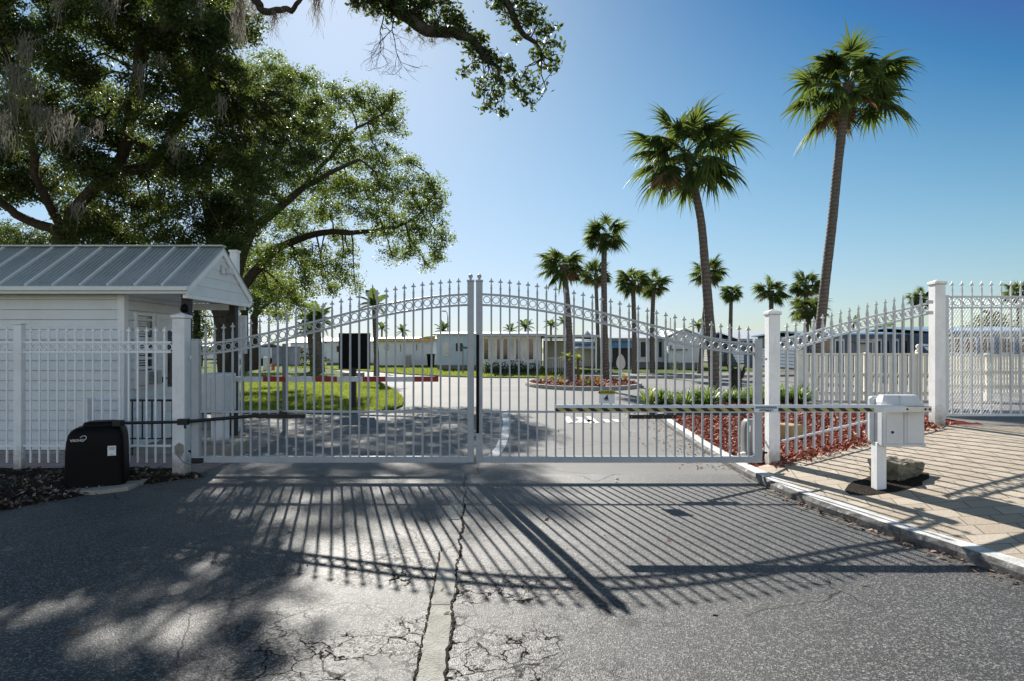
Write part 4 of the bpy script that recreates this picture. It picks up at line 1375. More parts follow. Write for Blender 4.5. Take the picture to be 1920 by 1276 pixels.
# cream picket fence
cfy = 17.9
cfn = thing('picket_fence', (XY(1502, cfy), cfy, .1), 'cream painted board fence with ball finials behind the sloping metal fence', 'fence', 'cream board fences')
def board_fence(root, x0, x1, y, z0, zt_, posts, n, ball=()):
    q = MB()
    q.box(x0, x1, y - .04, y + .05, zt_ - .05, zt_); q.build('top_rail', CREAM, root, .006)
    for zz_ in (z0 + .22, z0 + (zt_ - z0) * .55):
        q = MB(); q.box(x0, x1, y + .022, y + .06, zz_ - .045, zz_ + .045); q.build('rail', CREAM, root)
    for X in posts:
        q = MB(); q.box(X - .07, X + .07, y - .06, y + .085, 0, zt_ + (.06 if X in ball else .02)); pp = q.build('post', CREAM, root, .008)
        if X in ball:
            q = MB(); q.lathe((X, y, zt_ + .06), [(.09, 0), (.09, .03), (.03, .05), (.07, .09), (.085, .14), (.06, .19), (.01, .21)], 12); q.build('ball_finial', CREAM, pp)
    q = None
    for i in range(n):
        X = x0 + (x1 - x0) * (i + .5) / n
        q = MB(); q.box(X - (x1 - x0) / n * .34, X + (x1 - x0) / n * .34, y - .012 + random.uniform(-.004, .004), y + .016, z0 + random.uniform(0, .03), zt_ - .052)
        q.build('board', CREAM, root)
px_ = [XY(p, cfy) for p in (1499, 1626, 1723)]
board_fence(cfn, px_[0], XY(1748, cfy), cfy, .12, ZY(661, cfy), px_, 27, (px_[0], px_[2]))
cfn2 = thing('picket_fence', (XY(1775, 19), 19, .1), 'cream board fence seen through the diamond mesh gate', 'fence', 'cream board fences')
board_fence(cfn2, XY(1760, 19), XY(2010, 19), 19, .25, ZY(663, 19), [XY(p, 19) for p in (1768, 1852, 1936, 2005)], 46)

# hydrant, white marker post, planter block
hy = thing('fire_hydrant', (XY(512, 43), 43, .05), 'small orange fire hydrant standing on the far grass', 'hydrant')
x = XY(512, 43)
q = MB(); q.lathe((x, 43, .0), [(.16, 0), (.16, .05), (.11, .07), (.11, .42), (.14, .44), (.14, .48), (.1, .56), (.04, .62), (.03, .66)], 12)
q.tube([(x - .2, 43, .34), (x + .2, 43, .34)], .06, 8); q.build('body', m_plain('hydrant_orange', (.55, .10, .02), .5), hy)
mk = thing('marker_post', (XY(498, 42), 42, .05), 'white square marker post on the grass beside the hydrant', 'post')
q = MB(); x = XY(498, 42); q.box(x - .14, x + .14, 41.9, 42.1, 0, ZY(668, 42)); q.build('post', TRIM, mk, .01)
pbk = thing('concrete_block', (XY(663, 30), 30, 0), 'low grey concrete block on the street behind the black sign', 'block')
q = MB(); q.box(XY(645, 30), XY(681, 30), 29.7, 30.3, 0, ZY(697, 30)); q.build('block', CONC, pbk, .02)
# ================================================================== mobile homes across the street
HW = m_paint('house_white', (0.86, 0.87, 0.88), amt=0.25, rough=0.6, sc=1.5)
HB = m_paint('house_pale_blue', (0.58, 0.68, 0.76), amt=0.25, rough=0.6, sc=1.5)
HG = m_paint('house_beige', (0.56, 0.53, 0.47), amt=0.25, rough=0.6, sc=1.5)
HBL = m_paint('house_slate_blue', (0.16, 0.22, 0.30), amt=0.3, rough=0.55, sc=1.5)
RW = m_paint('white_roof', (0.50, 0.53, 0.56), amt=0.3, rough=0.5, sc=1.0)
RB = m_paint('blue_roof', (0.22, 0.33, 0.45), amt=0.3, rough=0.45, sc=1.0)
RY_ = m_paint('yellow_trim', (0.55, 0.38, 0.12), amt=0.2, rough=0.5)
AWN = m_paint('blue_awning', (0.16, 0.30, 0.44), amt=0.2, rough=0.45)
SKIRT = m_plain('grey_skirting', (0.22, 0.22, 0.21), 0.8)
DARKIN = m_plain('dark_porch_screen', (0.014, 0.015, 0.017), 0.5)
CURT = m_plain('pale_curtain', (0.70, 0.65, 0.58), 0.8, var=.25, sc=1.2)


def house(label, px0, px1, Y, pyt, depth, wall, roof, pitch=0.25, skirt=0.45, over=0.25, gable_front=False, fascia=None, base=0.0):
    x0, x1 = XY(px0, Y), XY(px1, Y)
    ze = ZY(pyt, Y)
    r = thing('mobile_home', ((x0 + x1) / 2, Y, base), label, 'mobile home', 'mobile homes across the street')
    q = MB(); z = base + skirt
    q.siding((x0, Y), (x1, Y), z, ze, .22, .02); q.siding((x1, Y), (x1, Y + depth), z, ze, .22, .02)
    q.siding((x0, Y + depth), (x0, Y), z, ze, .22, .02)
    q.add([(x1, Y + depth, z), (x0, Y + depth, z), (x0, Y + depth, ze), (x1, Y + depth, ze)], [(0, 1, 2, 3)])
    if gable_front:
        q.add([(x0, Y, ze), (x1, Y, ze), ((x0 + x1) / 2, Y, ze + pitch)], [(0, 1, 2)])
    q.build('wall', wall, r)
    if skirt:
        q = MB(); q.box(x0 + .03, x1 - .03, Y + .03, Y + depth, base - .1, z + .005); q.build('skirting', SKIRT, r)
    q = MB(); t = .10
    if gable_front:
        xm = (x0 + x1) / 2
        for a, za, b, zb_ in ((x0 - over, ze, xm, ze + pitch), (xm, ze + pitch, x1 + over, ze)):
            q.add([(a, Y - .2, za), (b, Y - .2, zb_), (b, Y + depth, zb_), (a, Y + depth, za), (a, Y - .2, za + t), (b, Y - .2, zb_ + t), (b, Y + depth, zb_ + t), (a, Y + depth, za + t)],
                  [(3, 2, 1, 0), (4, 5, 6, 7), (0, 1, 5, 4), (1, 2, 6, 5), (2, 3, 7, 6), (3, 0, 4, 7)])
    else:
        ym = Y + depth / 2
        for a, za, b, zb_ in ((Y - over, ze, ym, ze + pitch), (ym, ze + pitch, Y + depth + over, ze)):
            q.add([(x0 - over, a, za), (x1 + over, a, za), (x1 + over, b, zb_), (x0 - over, b, zb_), (x0 - over, a, za + t), (x1 + over, a, za + t), (x1 + over, b, zb_ + t), (x0 - over, b, zb_ + t)],
                  [(3, 2, 1, 0), (4, 5, 6, 7), (0, 1, 5, 4), (1, 2, 6, 5), (2, 3, 7, 6), (3, 0, 4, 7)])
    rf = q.build('roof', roof, r)
    if fascia:
        q = MB(); q.box(x0 - over, x1 + over, Y - over - .03, Y - over - .002, ze - .06, ze + t + .02); q.build('fascia', fascia, rf)
    return r


def window(r, px0, px1, py0, py1, Y, frame=TRIM, glass=GLASS, mull=0, t=.07):
    x0, x1, z0, z1 = XY(px0, Y), XY(px1, Y), ZY(py1, Y), ZY(py0, Y)
    q = MB(); y0, y1 = Y - .075, Y - .022
    q.box(x0, x0 + t, y0, y1, z0, z1); q.box(x1 - t, x1, y0, y1, z0, z1)
    q.box(x0 + t, x1 - t, y0, y1, z1 - t, z1); q.box(x0 + t, x1 - t, y0, y1, z0, z0 + t)
    for k in range(mull):
        X = x0 + (x1 - x0) * (k + 1) / (mull + 1); q.box(X - t / 2, X + t / 2, y0 + .004, y1, z0 + t, z1 - t)
    w_ = q.build('window', frame, r)
    q = MB(); q.box(x0 + t, x1 - t, Y - .042, Y - .024, z0 + t, z1 - t); q.build('pane', glass, w_)
    return w_


def pbox(name, r, px0, px1, py0, py1, Y, d, mat, dz=0, dx=0):
    q = MB(); q.box(XY(px0, Y), XY(px1, Y), Y - d, Y - .024, ZY(py1, Y), ZY(py0, Y)); return q.build(name, mat, r)


# sunroom house in the middle
h = house('pale blue mobile home with a wide glazed sunroom facing the street', 819, 1016, 44, 628.5, 9, HB, RW, .22, .35, .3)
window(h, 832, 846, 640, 666, 44, glass=CURT)
for a in (855, 863): pbox('shutter', h, a, a + 4, 642, 657, 44, .05, INK)
SR = 38.0
q = MB(); q.box(XY(905, SR), XY(1014, SR), SR, 43.94, .0, ZY(631, SR)); q.build('sunroom', HW, h)
for i in range(9):
    a = 906 + i * 12
    window(h, a, a + 11.4, 634, 674, SR, glass=(GLASS, CURT, GLASS, GLASS, CURT, GLASS, CURT, GLASS, CURT)[i], t=.055)
q = MB(); q.box(XY(900, SR), XY(1019, SR), SR - .6, 43.9, ZY(630.9, SR), ZY(626.5, SR)); q.build('eave', RW, h)
q = MB(); q.box(XY(905, SR), XY(1014, SR), SR - .05, SR - .002, 0, .32); q.build('sunroom_base', SKIRT, h)
q = MB(); q.box(XY(1016.5, SR) + .1, XY(1122, SR), SR - .4, 46, ZY(633, SR), ZY(628.5, SR)); q.build('carport_roof', RW, h)
for px in (1024, 1075, 1118):
    q = MB(); q.box(XY(px, SR) - .05, XY(px, SR) + .05, SR + .05, SR + .15, 0, ZY(633, SR)); q.build('carport_post', TRIM, h)
q = MB(); q.box(XY(1019, 46), XY(1064, 46), 46, 46.2, 0, ZY(637, 46)); q.build('carport_screen', HG, h)
q = MB(); q.box(XY(1026, SR), XY(1056, SR), SR + .6, SR + .64, .95, 1.0)
for k in range(9): q.box(XY(1026.5 + k * 3.6, SR), XY(1027.2 + k * 3.6, SR), SR + .6, SR + .64, .05, .95)
q.build('porch_railing', TRIM, h)
for k in range(5):
    x = XY(915 + k * 22, 37.3)
    pt = thing('garden_shrub', (x, 37.3, .05), 'small dark shrub in the row under the sunroom windows', 'shrub', 'shrubs under the sunroom')
    pts = rng.normal(0, 1, (260, 3)) * [.24, .2, .2] + [x, 37.3, .36]
    V = []
    for p in pts:
        a = rng.normal(0, 1, 3); a /= np.linalg.norm(a); b = np.cross(a, rng.normal(0, 1, 3)); b /= np.linalg.norm(b)
        V.append([p - a * .07, p + b * .035, p + a * .07, p - b * .035])
    np_mesh('foliage', np.array(V), OAKLEAF, pt)
# white house with the yellow gable edge
h = house('long white mobile home with yellow roof edge beside the sunroom house', 706, 812, 50, 638, 10, HW, RW, .2, .15, .2, fascia=RY_)
q = MB(); q.prism([(XY(775, 49.7), ZY(637, 49.7)), (XY(816, 49.7), ZY(637, 49.7)), (XY(816, 49.7), ZY(630.5, 49.7)), (XY(800, 49.7), ZY(631.5, 49.7))], 49.55, 49.68); q.build('yellow_gable', RY_, h)
window(h, 749, 754, 643, 660, 50); window(h, 779, 784, 643, 657, 50)
ac = thing('air_conditioner', (XY(765, 49.2), 49.2, 0), 'beige air conditioning unit against the long white mobile home', 'air conditioner')
q = MB(); q.box(XY(760, 49.2), XY(770, 49.2), 48.9, 49.5, 0, ZY(664, 49.2)); b_ = q.build('case', HG, ac, .03)
q = MB()
for k in range(6): q.box(XY(761, 49.2), XY(769, 49.2), 48.885, 48.898, .2 + k * .12, .25 + k * .12)
q.build('grille', GREYPAINT, b_)
tb = thing('dustbin', (XY(808, 48.6), 48.6, 0), 'dark wheeled dustbin at the corner of the sunroom house', 'dustbin')
q = MB(); loft(q, [([(XY(803, 48.6), 48.3), (XY(813, 48.6), 48.3), (XY(813, 48.6), 48.9), (XY(803, 48.6), 48.9)], .05), ([(XY(801.5, 48.6), 48.2), (XY(815, 48.6), 48.2), (XY(815, 48.6), 49.0), (XY(801.5, 48.6), 49.0)], 1.02)], False); q.build('body', BLACK, tb, .03)
q = MB(); q.box(XY(801, 48.6), XY(815.6, 48.6), 48.15, 49.05, 1.03, 1.10); q.build('lid', BLACK, tb, .02)
# house behind the black sign
h = house('white mobile home with black shutters beyond the black sign', 612, 700, 56, 640, 10, HW, RW, .3, .2, .25)
window(h, 661, 665, 645, 664, 56); pbox('shutter', h, 658.5, 660.5, 645, 664, 56, .06, INK); pbox('shutter', h, 665.5, 667.5, 645, 664, 56, .06, INK)
window(h, 630, 640, 646, 660, 56)
h = house('distant white mobile home seen between the gate post and the oak trunk', 372, 470, 75, 650, 10, HW, RW, .5, .2, .3)
window(h, 392, 404, 655, 663, 75)
h = house('small white house at the far end of the lane', 545, 600, 82, 642, 10, HW, RW, .6, .2, .3)
window(h, 560, 570, 650, 662, 82)
# porch house with blue awnings
h = house('white mobile home with blue awnings and a dark screened porch', 1122, 1252, 47, 636.5, 9, HW, RW, .75, .5, .3)
pbox('porch_screen', h, 1148, 1192, 648, 686, 47, .06, DARKIN)
for a, b in ((1199, 1212), (1233, 1247)): window(h, a, b, 638, 670, 47, glass=DARKIN)
def awning(r, px0, px1, py0, py1, Y, out=.9):
    x0, x1 = XY(px0, Y), XY(px1, Y); z1 = ZY(py0, Y); z0 = ZY(py1, Y)
    q = MB(); n = 14
    for k in range(n):
        a = x0 + (x1 - x0) * k / n; b = x0 + (x1 - x0) * (k + 1) / n - .012
        q.add([(a, Y - out, z0), (b, Y - out, z0), (b, Y - .03, z1), (a, Y - .03, z1), (a, Y - out, z0 - .05), (b, Y - out, z0 - .05), (b, Y - .03, z1 - .05), (a, Y - .03, z1 - .05)],
              [(0, 1, 2, 3), (7, 6, 5, 4), (0, 4, 5, 1), (1, 5, 6, 2), (2, 6, 7, 3), (3, 7, 4, 0)])
    return q.build('awning', AWN, r)
awning(h, 1145, 1192, 637.5, 650, 47)
h2 = house('beige shed house with a rounded blue and white awning beside the carport', 1078, 1121, 49, 641, 7, HG, RB, .1, .1, .2)
awning(h2, 1078, 1120, 643, 650, 49, 1.0)
q = MB(); q.sweep_rect([(XY(1078, 47.9), 47.9, ZY(652, 47.9)), (XY(1085, 47.9), 47.9, ZY(650, 47.9)), (XY(1120, 47.9), 47.9, ZY(651, 47.9))], .3, .12); q.build('awning_edge', RW, h2)
h = house('white gable ended mobile home with a plain wall between the tall palms', 1253, 1313, 45, 634, 10, HW, RW, .62, .5, .25, True)
q = MB(); q.box(XY(1258, 45), XY(1288, 45), 44.8, 44.97, ZY(655.5, 45), ZY(653, 45)); q.box(XY(1256.5, 45), XY(1258, 45), 44.8, 44.97, ZY(655.5, 45), ZY(646, 45)); q.build('shelf_trim', GREYPAINT, h)
h = house('low mobile home with a pale blue roof behind the leaning palm', 1332, 1440, 52, 640, 9, HG, RB, .75, .4, .4)
window(h, 1345, 1357, 644, 662, 52, glass=DARKIN); window(h, 1372, 1390, 645, 662, 52, glass=DARKIN, mull=1); window(h, 1404, 1420, 645, 662, 52, glass=DARKIN)
h = house('mobile home with a bright white metal roof near the gate post', 1395, 1530, 47.5, 638, 9, HBL, RW, .7, .4, .5)
window(h, 1470, 1484, 644, 664, 47.5, glass=BLUEGLASS); window(h, 1402, 1425, 642, 664, 47.5, glass=DARKIN)
h = house('slate blue mobile home with many blue windows behind the cream fence', 1536, 1742, 36, 629, 9, HBL, RB, .25, .3, .35)
for i, (a, b) in enumerate(((1545, 1560), (1564, 1582), (1586, 1600), (1634, 1652), (1655, 1668), (1672, 1684), (1688, 1702), (1706, 1720), (1724, 1736))):
    window(h, a, b, 636, 664, 36, frame=(TRIM if i % 2 else GREYPAINT), glass=(GLASS, DARKIN, BLUEGLASS)[i % 3], mull=1 if b - a > 15 else 0, t=.06)
q = MB(); q.box(XY(1603, 36), XY(1630, 36), 35.4, 35.97, ZY(641, 36), ZY(637, 36)); q.box(XY(1606, 36), XY(1627, 36), 35.9, 35.97, ZY(672, 36), ZY(644, 36)); q.build('porch_door', HG, h)
h = house('grey mobile home with dark windows seen through the diamond mesh', 1768, 1990, 33, 624, 9, HBL, RB, .35, .3, .35)
for a, b in ((1776, 1800), (1806, 1830), (1838, 1862), (1872, 1900), (1910, 1940), (1950, 1980)):
    window(h, a, b, 633, 662, 33, glass=GLASS, mull=1)

# street furniture far off
lp = thing('street_lamp', (XY(840, 70), 70, 0), 'thin street lamp with a curved arm rising above the white mobile homes', 'street lamp')
q = MB(); q.tube([(XY(840, 70), 70, 0), (XY(839.5, 70), 70, ZY(594, 70))], [.11, .06], 8); q.tube([(XY(839.5, 70), 70, ZY(594, 70)), (XY(838, 70), 70, ZY(586, 70)), (XY(834, 70), 70, ZY(583.5, 70))], .04, 6); q.build('pole', GREYPAINT, lp)
q = MB(); q.obox((XY(832.5, 70), 70, ZY(583.8, 70)), (.5, .25, .14)); q.build('lamp_head', GREYPAINT, lp, .03)
up = thing('utility_pole', (XY(1257, 75), 75, 0), 'thin pale utility pole behind the gable ended home', 'pole')
q = MB(); q.tube([(XY(1257, 75), 75, 0), (XY(1257, 75), 75, ZY(596, 75))], [.12, .08], 8); q.build('pole', CREAM, up)
ss = thing('stop_sign', (XY(725, 38.5), 38.5, 0), 'octagonal sign seen from behind on a thin post on the grass', 'sign')
q = MB(); q.box(XY(725, 38.5) - .03, XY(725, 38.5) + .03, 38.5, 38.56, 0, ZY(642, 38.5)); q.build('post', GREYPAINT, ss)
q = MB(); c = (XY(725, 38.5), ZY(650, 38.5)); q.prism([(c[0] + .22 * math.cos(math.pi / 8 + k * math.pi / 4), c[1] + .22 * math.sin(math.pi / 8 + k * math.pi / 4)) for k in range(8)], 38.57, 38.59); q.build('panel', GALV, ss)
st2 = thing('street_sign', (XY(868, 36.8), 36.8, 0), 'green street name blades on a thin post in front of the sunroom house', 'sign')
q = MB(); q.box(XY(868, 36.8) - .03, XY(868, 36.8) + .03, 36.8, 36.86, 0, ZY(651, 36.8)); q.build('post', GREYPAINT, st2)
GRN = m_plain('sign_green', (.02, .12, .08), .5)
q = MB(); q.box(XY(860, 36.8), XY(878, 36.8), 36.81, 36.84, ZY(652.5, 36.8), ZY(648.5, 36.8)); q.build('blade', GRN, st2)
q = MB(); q.obox((XY(868, 36.8), 36.83, ZY(647, 36.8)), (.02, .55, .12)); q.build('blade', GRN, st2)
ov = thing('oval_sign', (XY(1164, 33.8), 33.8, .1), 'white teardrop shaped board on a thin white post on the far kerb', 'sign')
q = MB(); q.box(XY(1164, 33.8) - .04, XY(1164, 33.8) + .04, 33.8, 33.86, .05, ZY(690, 33.8)); q.build('post', TRIM, ov)
q = MB(); cx_, cz_ = XY(1164, 33.8), ZY(677, 33.8)
q.prism([(cx_ + (.24 - .06 * math.sin(t)) * math.cos(t), cz_ + .42 * math.sin(t)) for t in np.linspace(0, 2 * math.pi, 25)[:-1]], 33.76, 33.80); q.build('board', HG, ov, .01)

# ================================================================== leaves, oaks
def leaf_quads(C, L, up=0.35, asp=0.5):
    n = len(C)
    nrm = rng.normal(0, 1, (n, 3)); nrm[:, 2] += up * 2; nrm /= np.linalg.norm(nrm, axis=1)[:, None]
    a = rng.normal(0, 1, (n, 3)); a[:, 2] -= .3; a -= nrm * (a * nrm).sum(1)[:, None]; a /= np.linalg.norm(a, axis=1)[:, None]
    b = np.cross(nrm, a)
    l = L * rng.uniform(.65, 1.25, (n, 1)); w_ = l * asp
    return np.stack([C - a * l / 2, C + b * w_ / 2 + a * l * .05, C + a * l / 2, C - b * w_ / 2 + a * l * .05], 1)


def lobe_leaves(center, r, dens, L, squash=0.8, sp=0.16, per=26):
    """leaf sprays spread through a lobe: returns leaves and spray centres"""
    nc = max(3, int(dens * r ** 2.2))
    d = rng.normal(0, 1, (nc, 3)); d /= np.linalg.norm(d, axis=1)[:, None]
    rad = r * rng.uniform(0, 1, (nc, 1)) ** .45
    c = np.array(center) + d * rad * [1, 1, squash]
    k = per
    pts = np.repeat(c, k, 0) + rng.normal(0, sp, (nc * k, 3)) * [1, 1, .7]
    return leaf_quads(pts, L), c


def limb(q, pts, r0, r1, n=8, wob=.0):
    """a bent tapering limb through pts (smoothed)"""
    pts = [Vector(p) for p in pts]
    out = []
    for i in range(len(pts) - 1):
        p0, p1, p2, p3 = pts[max(i - 1, 0)], pts[i], pts[i + 1], pts[min(i + 2, len(pts) - 1)]
        for t in (0, .33, .66):
            out.append(0.5 * ((2 * p1) + (p2 - p0) * t + (2 * p0 - 5 * p1 + 4 * p2 - p3) * t * t + (3 * p1 - p0 - 3 * p2 + p3) * t ** 3) + Vector(rng.normal(0, wob, 3)))
    out.append(pts[-1])
    m_ = len(out)
    q.tube(out, [r0 + (r1 - r0) * (k / (m_ - 1)) for k in range(m_)], n)
    return out


def twigs(q, nodes, lobes, r=0.035):
    """branches from the nearest limb point to each lobe and on to sprays"""
    arr = np.array([list(p) for p in nodes])
    for c, rr, sp_ in lobes:
        c = np.array(c)
        k = np.argmin(((arr - c) ** 2).sum(1))
        a = Vector(arr[k]); b = Vector(c)
        mid = (a + b) / 2 + Vector(rng.normal(0, .12, 3)) + Vector((0, 0, .1 * (a - b).length))
        lim = MB()
        q.tube([a, (a + mid) / 2 + Vector(rng.normal(0, .04, 3)), mid, (mid + b) / 2, b], [r * 1.3, r * 1.1, r, r * .7, r * .45], 5, False)
        sel = rng.permutation(len(sp_))[:9]
        for i in sel:
            e = Vector(sp_[i]); mm = (b + e) / 2 + Vector(rng.normal(0, .07, 3))
            q.tube([b.lerp(mid, rng.uniform(0, .4)), mm, e], [r * .4, r * .28, .006], 4, False)


def moss(clumps, name='hanging_moss', parent=None):
    """clumps: (x, y, z, length, half width, strands)"""
    S = []
    for (p, ln, hw, ns) in clumps:
        for _ in range(ns):
            o = np.array(p) + rng.normal(0, 1, 3) * [hw * .6, hw * .5, ln * .04]
            l = ln * rng.uniform(.25, 1.0) * (1 - min(.6, abs(o[0] - p[0]) / (hw * 2.2)))
            m_ = 7
            ph = rng.uniform(0, 6.28, 2); am = rng.uniform(.01, .045)
            t = np.linspace(0, 1, m_)
            x = o[0] + am * np.sin(t * 9 + ph[0]) + rng.normal(0, .07) * t - (o[0] - p[0]) * t * .5
            y = o[1] + am * np.sin(t * 6 + ph[1]) - (o[1] - p[1]) * t * .5
            z = o[2] - l * t
            a = rng.uniform(0, np.pi); d = np.array([np.cos(a), np.sin(a), 0])
            wd = rng.uniform(.003, .0075) * (1 - t * .7)
            c = np.stack([x, y, z], 1)
            S.append(np.stack([c - d * wd[:, None], c + d * wd[:, None]], 1))
    return strips_mesh(name, np.array(S), MOSS, parent)


# ---- oak beside the gatehouse: lobes (image column, row, depth, radius in image px)
def lobes_world(L): return [(P(a, b, Y), r / F * Y) for a, b, Y, r in L]

KD = 24.5 / 19
_P = P
P = lambda px, py, Y: _P(px, py, Y * KD)
TB = (XY(421, 24.5), 24.5, 0.0)
oak = thing('oak_tree', TB, 'large leaning live oak with a forked trunk right behind the gatehouse porch', 'tree', 'live oaks')
q = MB(); nodes = []
nodes += limb(q, [(TB[0] + .15, 24.5, -.1), P(428, 700, 19), P(424, 640, 19), P(420, 600, 19), P(412, 570, 19)], .42, .37, 12, .01)
nodes += limb(q, [P(420, 600, 19), P(408, 565, 19), P(385, 540, 18.8), P(330, 500, 18.4), P(263, 459, 18), P(212, 414, 17.6), P(169, 383, 17.2), P(120, 350, 17)], .30, .12, 9, .02)
nodes += limb(q, [P(421, 605, 19), P(432, 560, 18.9), P(446, 510, 18.8), P(457, 470, 18.7), P(474, 432, 18.5), P(504, 406, 18.3), P(541, 376, 18), P(570, 352, 18), P(600, 335, 17.6), P(640, 315, 17.4), P(674, 300, 17.2)], .27, .05, 9, .02)
nodes += limb(q, [P(424, 590, 19), P(455, 540, 19.6), P(486, 500, 20), P(511, 474, 20.2), P(560, 448, 20), P(610, 437, 19.6), P(660, 436, 19.2), P(720, 430, 19), P(775, 410, 19), P(815, 372, 19)], .25, .03, 9, .02)
nodes += limb(q, [P(474, 432, 18.5), P(470, 380, 18.8), P(480, 320, 19), P(500, 250, 19.2), P(530, 180, 19.2), P(545, 140, 19.2)], .15, .04, 8, .03)
nodes += limb(q, [P(570, 352, 18), P(620, 290, 18.2), P(670, 240, 18.4), P(715, 215, 18.5)], .10, .03, 7, .03)
nodes += limb(q, [P(385, 540, 18.8), P(395, 450, 18.9), P(385, 370, 18.6), P(400, 280, 18.4), P(420, 200, 18.2)], .18, .05, 8, .03)
trunk = q.build('trunk', OAKBARK, oak)
LB = [(540, 165, 19.4, 42), (505, 130, 19, 40), (575, 150, 19, 30), (600, 200, 19, 50), (645, 185, 18.5, 40), (690, 190, 18.6, 36), (725, 205, 18.6, 34), (745, 245, 18.5, 26), (700, 235, 19.4, 36), (735, 180, 18.4, 18),
      (480, 215, 19, 60), (545, 240, 20, 60), (610, 265, 18, 52), (665, 280, 18.6, 48), (720, 300, 18.4, 42), (770, 305, 18.4, 22), (455, 290, 18, 60), (525, 320, 19.6, 60), (590, 340, 18, 55), (655, 345, 19.4, 50), (715, 355, 18, 44), (765, 355, 18.4, 40), (805, 345, 18.4, 26), (820, 365, 18.6, 22), (785, 390, 18.8, 38), (825, 392, 18.6, 18),
      (430, 370, 18.6, 60), (495, 390, 18, 55), (560, 410, 20.4, 50), (625, 385, 19.4, 45), (690, 400, 18.4, 40), (745, 420, 18.8, 42), (800, 430, 18.6, 38), (832, 450, 18.6, 22), (815, 475, 18.6, 28), (770, 465, 19, 30), (735, 480, 19.4, 24), (700, 440, 20, 22),
      (440, 450, 20.4, 45), (500, 470, 19.4, 40), (555, 480, 20.6, 42), (600, 490, 19.4, 40), (640, 512, 19.4, 34), (655, 475, 20, 22), (575, 530, 20.4, 38), (530, 545, 21, 40), (620, 545, 20, 24), (560, 575, 21, 26), (495, 530, 21.4, 36), (665, 535, 19.6, 18), (462, 505, 21.4, 34), (640, 440, 19.8, 26), (520, 590, 22, 22), (800, 495, 18.8, 16)]
LV, lob3 = [], []
for c, r in [(P(a_, b_, Y_), r_ / F * Y_ * KD) for a_, b_, Y_, r_ in LB]:
    v, sp_ = lobe_leaves(c, r * 1.04, 84, .10, .85, .115, 36)
    LV.append(v); lob3.append((c, r, sp_))
np_mesh('crown', np.concatenate(LV), OAKLEAF_PALE, oak)
q = MB(); twigs(q, nodes, lob3, .03); q.build('branches', OAKBARK, oak)
moss([(P(327, 250, 17.4), .95, .22, 60), (P(408, 165, 18), .7, .16, 40), (P(345, 352, 18), .6, .2, 30)], parent=oak)

P = _P

# ---- the big mossy oak whose limbs reach over the drive
TB = (XY(124, 16.5), 16.5, 0.0)
oak = thing('oak_tree', TB, 'huge live oak hung with spanish moss behind the gatehouse roof, its limb overhanging the drive', 'tree', 'live oaks')
q = MB(); nodes = []
nodes += limb(q, [(TB[0], 16.5, -.1), P(124, 600, 16.5), P(126, 500, 16.5), P(124, 432, 16.5)], .36, .28, 12, .02)
nodes += limb(q, [P(124, 470, 16.5), P(109, 432, 16), P(49, 414, 15.4), P(0, 376, 14.6), P(-60, 340, 14)], .15, .07, 8, .03)
nodes += limb(q, [P(124, 440, 16.5), P(150, 380, 16), P(200, 330, 15), P(240, 260, 14), P(263, 83, 12), P(300, 56, 11.4), P(331, 34, 11)], .17, .07, 10, .03)
nodes += limb(q, [P(124, 440, 16.5), P(80, 360, 15.5), P(60, 260, 14), P(30, 150, 12.5), P(-10, 60, 11)], .12, .04, 9, .03)
nodes += limb(q, [P(200, 330, 15), P(290, 300, 15.4), P(350, 210, 15), P(376, 162, 14), P(404, 150, 13.4), P(391, 101, 12.6), P(372, 71, 12.2), P(346, 41, 11.6), P(327, 0, 11), P(310, -60, 10.4)], .14, .11, 9, .02)
nodes += limb(q, [P(391, 101, 12.6), P(420, 60, 12.4), P(395, 30, 12), P(400, 0, 12), P(410, -50, 11.6)], .10, .05, 7, .02)
# reaching over the frame to the drive
far = limb(q, [P(310, -60, 10.4), P(380, -120, 10), P(480, -150, 9.6), P(580, -110, 9.3), P(660, -60, 9.1), P(715, -15, 9), P(755, 25, 9), P(800, 58, 9), P(850, 62, 9), P(882, 76, 9), P(900, 96, 9), P(918, 118, 9)], .16, .045, 9, .012)
far2 = limb(q, [P(480, -150, 9.6), P(600, -190, 9.3), P(740, -160, 9), P(860, -90, 8.8), P(930, -30, 8.7), P(958, 20, 8.7), P(975, 58, 8.7), P(1004, 80, 8.7), P(1016, 110, 8.7)], .10, .02, 7, .012)
far3 = limb(q, [P(380, -120, 10), P(420, -60, 9.6), P(480, 0, 9.2), P(487, 15, 9.2), P(500, 23, 9.2), P(520, 20, 9.2), P(538, 17, 9.2), P(546, 21, 9.2), P(556, 8, 9.2), P(570, -10, 9.2)], .07, .03, 7, .004)
far4 = limb(q, [P(755, 25, 9), P(800, 10, 8.9), P(830, 3, 8.9), P(846, -4, 8.9), P(860, -20, 8.9)], .02, .01, 5, .004)
trunk = q.build('trunk', OAKBARK, oak)
LB = []
for gy in range(-60, 450, 56):
    for gx_ in range(-150, 480, 60):
        a, b = gx_ + random.uniform(-24, 24), gy + random.uniform(-22, 22)
        if a < 40 and 120 < b < 205: continue
        if a < 60 and 370 < b: continue
        if 20 < a < 95 and 30 < b < 85 and random.random() < .7: continue
        if a > 430 and b < 120: continue
        if a > 460 and b < 95: continue
        if b > 400 and a < 110: continue
        t = (b + 60) / 500
        Yd = 10.5 + 5.5 * t + random.uniform(-1.2, 1.6)
        LB.append((a, b, Yd, random.uniform(34, 58)))
LB2 = []
